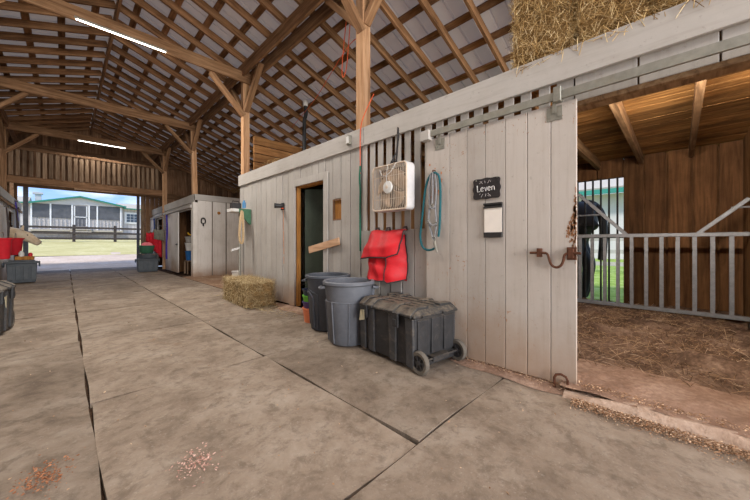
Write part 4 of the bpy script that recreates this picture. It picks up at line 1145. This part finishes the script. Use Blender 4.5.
# ------------------------------------------------------------------ far items, left
def tote(loc, L, D, Hh, rotz, label):
    t = thing('storage_tote', label, 'storage tote', loc, rotz)
    b = MB(); i = .03
    b.add([(-L/2+i,-D/2+i,0),(L/2-i,-D/2+i,0),(L/2-i,D/2-i,0),(-L/2+i,D/2-i,0),(-L/2,-D/2,Hh*.82),(L/2,-D/2,Hh*.82),(L/2,D/2,Hh*.82),(-L/2,D/2,Hh*.82)],
          [(0,3,2,1),(4,5,6,7),(0,1,5,4),(1,2,6,5),(2,3,7,6),(3,0,4,7)]); obj('body', b, M['tote'], t, bevel=.02, seg=2)
    b = MB()
    for k in range(4):
        x = -L/2+L*(k+.5)/4; b.box(x-L*.09, x+L*.09, -D/2-.008, -D/2+.03, Hh*.12, Hh*.72)
    obj('side_panel', b, M['tote'], t, bevel=.006)
    b = MB(); b.box(-L/2-.03, L/2+.03, -D/2-.03, D/2+.03, Hh*.82, Hh*.90); b.box(-L/2+.04, L/2-.04, -D/2+.04, D/2-.04, Hh*.90, Hh*.96); obj('lid', b, M['tote'], t, bevel=.015, seg=2)
    for s in (-1, 1):
        b = MB(); b.box(s*(L/2+.025), s*(L/2+.055), -.1, .1, Hh*.66, Hh*.9); obj('handle', b, M['tote'], t, bevel=.01)
    return t
tote((-.83, 12.5, 0), .55, .42, .62, R(4), 'grey lidded tote standing against the left stall front below the red buckets')
tote((2.12, 13.95, 0), .62, .48, .52, R(-3), 'grey lidded tote carrying the stacked tubs before the far stall doors')
b = MB(); b.box(-.17, .17, -.12, .12, 0, .09)
tag(obj('wooden_tray', b, M['jambwood'], bevel=.006, loc=(-.78, 12.5, .60)), 'brown tray on the lid of the left tote', 'tray')
b = MB(); b.lathe([(.001,0),(.05,0),(.055,.09),(.03,.13),(.03,.15),(.001,.15)], 12)
tag(obj('white_jar', b, M['whiteplastic'], smooth=True, loc=(-.84, 12.48, .69)), 'white jar standing on the tray of the left tote', 'jar')
b = MB(); b.lathe([(.001,0),(.04,0),(.045,.07),(.02,.1),(.001,.1)], 12)
tag(obj('red_jar', b, M['redbucket'], smooth=True, loc=(-.68, 12.5, .69)), 'small red jar standing on the tray of the left tote', 'jar')
def wbucket(loc, label, s=1):
    t = thing('feed_bucket', label, 'bucket', loc)
    b = MB(); H_ = .46; r0, r1 = .14*s, .185*s
    b.lathe([(.001,0),(r0*.85,0),(r0,.03),(r1*.95,H_*.9),(r1*1.18,H_),(r1*1.14,H_+.01),(r1*.88,H_*.88),(r0*.9,.05),(.001,.04)], 26); obj('body', b, M['redbucket'], t, smooth=True)
    b = MB(); b.tube([(0, r1*math.cos(R(a)), H_+.18*s*math.sin(R(a))) for a in range(0, 181, 15)], .006, 6); obj('handle', b, M['galv'], t)
    return t
wbucket((-.995, 10.7, .69), 'red bucket hung on the left stall front nearest the camera', .8)
wbucket((-.98, 13.0, .72), 'red bucket hung on the left stall front above the tote', .8)
def halter(loc, label, mat, L, w, seed):
    t = thing('hanging_bridle', label, 'bridle', loc)
    r2 = random.Random(seed); b = MB()
    for k in range(4):
        yy = r2.uniform(-w, w); P = smoothp([(0,0,0),(.02,yy,-L*.3),(.04,yy*1.3,-L*.6),(.03,yy*.4,-L*r2.uniform(.85,1))], 2)
        for a, c in zip(P, P[1:]): b.beam(a, c+(c-a)*.1, .012, .03, (1,0,0))
    b.tube([(.04, w*.7*math.cos(R(a)), -L*.55+L*.16*math.sin(R(a))) for a in range(0,360,24)], .014, 6, True)
    obj('strap', b, mat, t)
    b = MB(); b.tube([(-.04,0,.02),(.04,0,.02),(.05,0,.06)], .012, 6); obj('hook', b, M['darkmetal'], t)
    b = MB(); 
    for z in (-.4, -.62): b.tube([(.05, .03*math.cos(R(a)), L*z+.03*math.sin(R(a))) for a in range(0,360,45)], .006, 6, True)
    obj('ring', b, M['galv'], t)
    return t
halter((XL+.06, 12.75, 2.0), 'dark bridle straps hanging above the nearest red bucket on the left', M['leather'], .95, .12, 1)
halter((XL+.06, 14.9, 2.35), 'tangle of halter straps hanging before the cream horse', M['purple'], 1.1, .18, 2)
halter((XL+.09, 14.6, 2.1), 'brown leather bridle hanging above the second red bucket on the left', M['leather'], 1.0, .16, 3)

# ------------------------------------------------------------------ far items, right
b = MB(); b.lathe([(.001,0),(.26,0),(.30,.14),(.315,.145),(.315,.16),(.285,.155),(.25,.03),(.001,.03)], 30)
tu = thing('feed_tub', 'dark round feed tub sitting on the lid of the right tote', 'tub', (2.13, 13.95, .50)); obj('body', b, M['tote'], tu, smooth=True)
b = MB(); strands(b, 400, lambda r: ((r.gauss(0,.13), r.gauss(0,.13), .13), (0,0,1)), .03, .08, .004, random.Random(6), .4); o = obj('feed', b, M['shav'], tu); o['kind'] = 'stuff'
gb = thing('green_bucket', 'large green bucket standing in the feed tub on the right tote', 'bucket', (2.10, 14.0, .67))
b = MB(); b.lathe([(.001,0),(.18,0),(.20,.02),(.24,.26),(.255,.27),(.255,.29),(.225,.285),(.18,.04),(.001,.03)], 30); obj('body', b, M['greenbucket'], gb, smooth=True)
b = MB(); b.lathe([(.001,.02),(.10,.03),(.17,.07),(.19,.12),(.15,.19),(.07,.23),(.001,.235)], 22, wob=lambda a, j: .12*math.sin(3*a+j)+.08*math.sin(5*a))
tag(obj('pink_cloth', b, M['pink'], smooth=True, loc=(2.12, 14.0, .84)), 'bundled pink cloth lying in the green bucket', 'cloth')
# door panels of the far block
def fdoor(y0, y1, zt, label, pull=.06):
    t = thing('stall_door', label, 'door', (XF-pull, y0, .03))
    b = MB(); n = 4; w = (y1-y0)/n
    for k in range(n): b.box(-.02, .012, k*w+.004, (k+1)*w-.004, 0, zt)
    obj('panel', b, M['white_far'], t)
    b = MB(); b.box(-.045, -.0205, .06, .12, .95, 1.0); b.tube([(-.04, .08, .97), (-.04, .25, .97)], .012, 6); obj('latch', b, M['darkmetal'], t)
    return t
fdoor(12.2, 13.2, 2.09, 'white sliding door of the far stall block nearest its corner', .075)
fdoor(16.15, 17.1, 2.05, 'white sliding door of the far stall block beside the far opening', .075)
# blankets on a bar
bl = thing('blanket_bar', 'steel arm carrying folded horse blankets between the far stall doors', 'rack', (XF-.05, 14.4, 1.45))
b = MB(); b.tube([(.05,0,.0),(-.55,.0,.02)], .015, 8); b.tube([(.05,.0,.25),(-.2,.0,.28),(-.2,0,.1)], .012, 8); obj('arm', b, M['galv'], bl)
def blanket(name, label, mat, x0, x1, zt, drop1, drop2, y, seed, th=.10):
    b = MB(); r2 = random.Random(seed); ph = r2.uniform(0, 6)
    def fn(u, v):
        x = x0+(x1-x0)*u; a = v*2-1
        yy = y + th*(math.tanh(a*3)) + .03*math.sin(u*11+ph)*abs(a)
        drop = drop1*(1-u)+drop2*u
        z = zt - drop*abs(a)**1.2 + .02*math.sin(u*8+ph)*(1-abs(a)) 
        return (x, yy, z)
    b.grid(fn, 16, 24); tag(obj(name, b, mat, solid=.03, smooth=True), label, 'blanket')
blanket('horse_blanket', 'grey folded horse blanket draped over the steel arm', M['greycloth'], 2.38, 2.72, 1.55, .34, .42, 14.4, 1, .10)
blanket('horse_blanket', 'red horse blanket hanging under the grey one at the far stalls', M['redcloth'], 2.34, 2.62, 1.46, .62, .98, 14.4, 2, .055)
blanket('horse_blanket', 'red folded blanket hanging on the aisle side of the grey blanket', M['redcloth'], 2.16, 2.33, 1.42, .30, .42, 14.42, 3, .09)
b = MB(); b.tube(smoothp([(0,0,2.1),(.02,0,1.5),(-.01,.0,.9),(.0,0,.45)]), .03, 8)
tag(obj('purple_lead_rope', b, M['purple'], smooth=True, loc=(XF-.16, 13.55, 0)), 'purple lead rope hanging beside the nearer far stall door', 'rope')
b = MB(); b.tube(smoothp([(0,0,2.1),(.03,.02,1.7),(-.02,0,1.3),(.01,0,1.0)]), .03, 8)
tag(obj('blue_lead_rope', b, plain('blue_rope', lin(70,86,140), .8, .2), smooth=True, loc=(XF-.14, 16.0, 0)), 'blue lead rope hanging beside the farther far stall door', 'rope')
halter((XF-.08, 14.55, 2.15), 'halter hanging above the blankets between the far stall doors', M['silver'], .7, .1, 6)
# buckets inside the first far stall
def sbucket(loc, mat, label, r=.15, h=.26):
    b = MB(); b.lathe([(.001,0),(r*.82,0),(r,h-.01),(r*1.06,h),(r*1.06,h+.015),(r*.92,h),(r*.75,.02),(.001,.02)], 24)
    t = thing('bucket', label, 'bucket', loc); obj('body', b, mat, t, smooth=True)
    b = MB(); b.tube([(0, r*math.cos(R(a)), h+r*math.sin(R(a))*.5) for a in range(0,181,20)], .005, 5); obj('handle', b, M['galv'], t)
sh_ = thing('bucket_stand', 'low dark shelf inside the near stall of the far block', 'shelf', (2.97, 11.95, 0))
b = MB(); b.box(-.1, .28, -.2, .2, .42, .46); obj('shelf_board', b, M['oldboard'], sh_)
for sx in (-.08, .25):
    for sy in (-.18, .18):
        b = MB(); b.box(sx-.02, sx+.02, sy-.02, sy+.02, .0, .42); obj('leg', b, M['oldboard'], sh_)
sbucket((3.03, 11.95, .46), M['bluebucket'], 'blue bucket inside the near stall of the far block', (.165), .30)
sbucket((3.03, 11.95, .79), M['whiteplastic'], 'pale bucket stacked on the blue bucket in the far stall', .17, .25)
sbucket((3.03, 11.95, 1.07), plain('grey_pail', lin(160,158,154), .5, .4), 'grey pail topmost on the bucket stack in the far stall', .17, .18)
b = MB(); b.tube(smoothp([(-.08,0,1.42),(-.02,0,1.34),(.03,0,1.36),(.08,.0,1.33)]), .02, 8)
tag(obj('yellow_rope', b, M['yellow'], smooth=True, loc=(2.98, 11.80, -.02)), 'short yellow rope on the bucket stack in the far stall', 'rope')

# ------------------------------------------------------------------ outside
def gz(y): 
    d = y-17.4
    return 0 if d < 0 else (.074*d if d < 19 else 1.406+.02*(d-19))
b = MB(); b.grid(lambda u, v: (-30+70*u, 17.3+7.5*v, gz(17.3+7.5*v)-.03+.015*math.sin(u*140)*math.sin(v*9)), 70, 10)
struct('ground_drive', b, M['earth'], 'bare sandy drive just outside the far opening', 'ground')
b = MB(); b.grid(lambda u, v: (-60+140*u, 22.6+90*v*v+1.2*math.sin(u*60)*(1-v)*.3, gz(22.6+90*v*v)+.0), 60, 40)
struct('ground_lawn', b, M['grass'], 'pale mown grass between the sandy drive and the house', 'ground')
b = MB(); b.grid(lambda u, v: (6.45+60*u*u, -30+47*v, -.03), 30, 20)
struct('ground_back', b, M['greengrass'], 'green grass outside the back opening of the stall', 'ground')
b = MB(); b.grid(lambda u, v: (-60+55.4*u, -10+27*v, -.04), 10, 10); struct('ground_left', b, M['grass'], 'grass outside the left side of the barn', 'ground')

def rail_fence(y, x0, x1, step, xoff, label):
    t = thing('rail_fence', label, 'fence', (0, y, gz(y)))
    x = xoff
    while x < x1:
        b = MB(); b.box(x-.09, x+.09, -.09, .09, -.2, 1.30); obj('fence_post', b, M['fence'], t); x += step
    for z in (.16, .58, 1.0):
        b = MB(); b.box(x0, x1, -.13, -.092, z, z+.15); obj('rail', b, M['fence'], t)
    return t
rail_fence(33, -9, 12, 2.42, -9.25, 'dark three rail fence crossing the grass before the house')

hs_ = thing('house', 'long white house with green edged roof and screened porch beyond the fence', 'house', (0, 45, gz(45)))
g0 = gz(45)
def hz(z): return z-g0
b = MB(); b.box(-2.4, 4.55, .1, 7, hz(2.3), hz(5.05)); b.prism([(-2.6, hz(4.98)), (4.75, hz(5.12)), (1.05, hz(5.85))], (0, 0, 0), (1,0,0), (0,0,1), (0, 7, 0)); obj('walls', b, M['siding'], hs_)
b = MB(); x = -2.4
while x < 4.6: b.box(x-.02, x+.02, -.02, .1, hz(2.3), hz(3.55)); x += .3
obj('siding_seam', b, plain('seam', lin(186,180,178), .8, .2), hs_)
b = MB(); b.box(-2.35, .45, .02, .2, hz(3.6), hz(4.98)); obj('porch_screen', b, M['screen'], hs_); b = MB(); b.box(1.75, 4.35, .02, .2, hz(3.6), hz(5.05)); obj('porch_screen', b, M['screen'], hs_)
for x in (-2.4, -1.1, .45, 1.75, 2.4, 4.38):
    b = MB(); b.box(x-.06, x+.06, -.03, .1, hz(2.4), hz(5.05)); obj('porch_post', b, M['trimwhite'], hs_)
b = MB(); b.box(.62, 1.55, .0, .15, hz(2.85), hz(4.95)); dr = obj('screen_door', b, M['screen'], hs_)
b = MB()
for x in (.60, 1.52): b.box(x, x+.08, -.04, .0, hz(2.85), hz(4.95))
b.box(.6, 1.6, -.04, 0, hz(3.75), hz(3.83)); obj('door_frame', b, M['trimwhite'], dr)
b = MB(); b.beam((-2.75, -.2, hz(4.93)), (1.05, -.2, hz(5.93)), .25, .13, (0,0,1)); obj('roof_edge', b, M['tealroof'], hs_); b = MB(); b.beam((1.05, -.2, hz(5.93)), (4.85, -.2, hz(5.13)), .25, .13, (0,0,1)); obj('roof_edge', b, M['tealroof'], hs_)
b = MB(); b.beam((-2.75, 3.4, hz(5.0)), (1.05, 3.4, hz(6.0)), 7.2, .06, (0,0,1)); obj('porch_roof', b, M['tealroof'], hs_); b = MB(); b.beam((1.05, 3.4, hz(6.0)), (4.85, 3.4, hz(5.2)), 7.2, .06, (0,0,1)); obj('porch_roof', b, M['tealroof'], hs_)
b = MB(); b.box(-12, -2.41, .5, 7, hz(2.2), hz(5.0)); obj('wing_wall', b, M['siding'], hs_)
b = MB(); b.box(4.56, 12, .5, 7, hz(2.2), hz(5.0)); wg = obj('wing_wall', b, M['siding'], hs_)
b = MB(); x = 4.7
while x < 12: b.box(x-.015, x+.015, .45, .5, hz(2.2), hz(5.0)); x += .32
obj('siding_seam', b, plain('seam2', lin(186,180,178), .8, .2), wg)
b = MB(); b.prism([(0, hz(5.0)), (.2, hz(4.98)), (3.6, hz(5.9)), (7.2, hz(5.0))], (4.3, 0, 0), (0,1,0), (0,0,1), (8, 0, 0)); obj('roof', b, M['shingle'], hs_); b = MB(); b.prism([(0, hz(5.0)), (3.6, hz(5.9)), (7.2, hz(5.0))], (-12, 0, 0), (0,1,0), (0,0,1), (9.4, 0, 0)); obj('roof', b, M['shingle'], hs_)
b = MB(); b.box(4.6, 12, -.02, .05, hz(4.93), hz(5.05)); obj('gutter', b, M['tealroof'], hs_); b = MB(); b.box(-12, -2.6, -.02, .05, hz(4.93), hz(5.05)); obj('gutter', b, M['tealroof'], hs_)
w = MB(); w.box(4.75, 6.15, .40, .52, hz(3.3), hz(4.6)); wn = obj('window_frame', w, M['trimwhite'], hs_)
b = MB()
for i in range(3):
    for j in range(3): b.box(4.95+i*.345, 4.95+i*.345+.30, .38, .41, hz(3.48)+j*.32, hz(3.48)+j*.32+.28)
obj('pane', b, plain('pane_dark', lin(84,94,108), .2, .5), wn)
b = MB()
for k in range(4): b.box(.3, 1.9, -.3-.3*k, -.3*k+.05, hz(2.72-.22*k)-.1, hz(2.72-.22*k))
obj('steps', b, M['shingle'], hs_)
b = MB(); b.box(-2.5, 4.6, -.1, .1, hz(2.25), hz(2.45)); b.box(-2.5,4.6,-.04,.08,hz(1.5),hz(1.62)); obj('deck_edge', b, M['shingle'], hs_)
b = MB(); b.box(-2.4, 12, .3, .4, hz(1.2), hz(2.2)); obj('skirting', b, plain('skirt', lin(168,160,154), .8, .2), hs_)
b = MB(); b.box(-2.25, -1.8, 2, 2.45, hz(5.0), hz(6.1)); b.box(-2.42, -1.68, 1.9, 2.55, hz(6.1), hz(6.3)); obj('chimney', b, M['siding'], hs_)

# building and fence behind the stall window
sdg = thing('shed', 'pale building with a green roof edge seen through the back bars of the stall', 'building', (26, 6, 0))
b = MB(); b.box(0, 6, -12, 12, -.2, 4.4); obj('wall', b, M['siding'], sdg)
b = MB(); b.beam((-.8, 0, 4.62), (3.2, 0, 5.9), 25, .25, (0,0,1)); obj('roof', b, M['shingle'], sdg)
b = MB(); b.box(-.95, -.75, -12.5, 12.5, 4.32, 4.62); obj('roof_edge', b, M['tealroof'], sdg)
t = thing('paddock_fence', 'weathered rail fence on the grass behind the stall opening', 'fence', (14, 0, -.03))
y = -4.0
while y < 12:
    b = MB(); b.box(-.06, .06, y-.06, y+.06, -.1, 1.35); obj('fence_post', b, M['fencepale'], t); y += 2.3
for z in (.25, .7, 1.15):
    b = MB(); b.box(-.09, -.061, -5, 12, z, z+.14); obj('rail', b, M['fencepale'], t)

# ------------------------------------------------------------------ world + sun
w = bpy.data.worlds.new('sky'); scene.world = w; w.use_nodes = True; nt = w.node_tree
bg = nt.nodes['Background']; tc = N(nt, 'ShaderNodeTexCoord'); sx = N(nt, 'ShaderNodeSeparateXYZ')
nt.links.new(tc.outputs['Generated'], sx.inputs[0])
sky = ramp(nt, sx.outputs[2], [(0, lin(168,190,220)), (.12, lin(124,160,212)), (.5, lin(110,150,210)), (1, lin(100,140,205))])
mp = N(nt, 'ShaderNodeMapping'); mp.inputs['Scale'].default_value = (3, 3, 9); nt.links.new(tc.outputs['Generated'], mp.inputs[0])
cl_ = noise(nt, mp.outputs[0], 1.6, 6, .6, .3)
sky = mix(nt, ramp(nt, cl_, [(.46, gray(0)), (.68, gray(.8))]), sky, lin(226,227,230))
nt.links.new(sky, bg.inputs[0]); bg.inputs[1].default_value = 2.0
sun = bpy.data.lights.new('sun', 'SUN'); sun.energy = 3.6; sun.angle = R(8); sun.color = (1, .95, .87)
so = bpy.data.objects.new('sun', sun); COL.objects.link(so); so.rotation_euler = (R(20), R(-35), 0)

vs_ = scene.view_settings
vs_.view_transform = 'Standard'; vs_.look = 'None'; vs_.exposure = 0.0; vs_.gamma = 1; vs_.use_curve_mapping = False
scene.cycles.use_denoising = True
scene.cycles.max_bounces = 8; scene.cycles.diffuse_bounces = 5
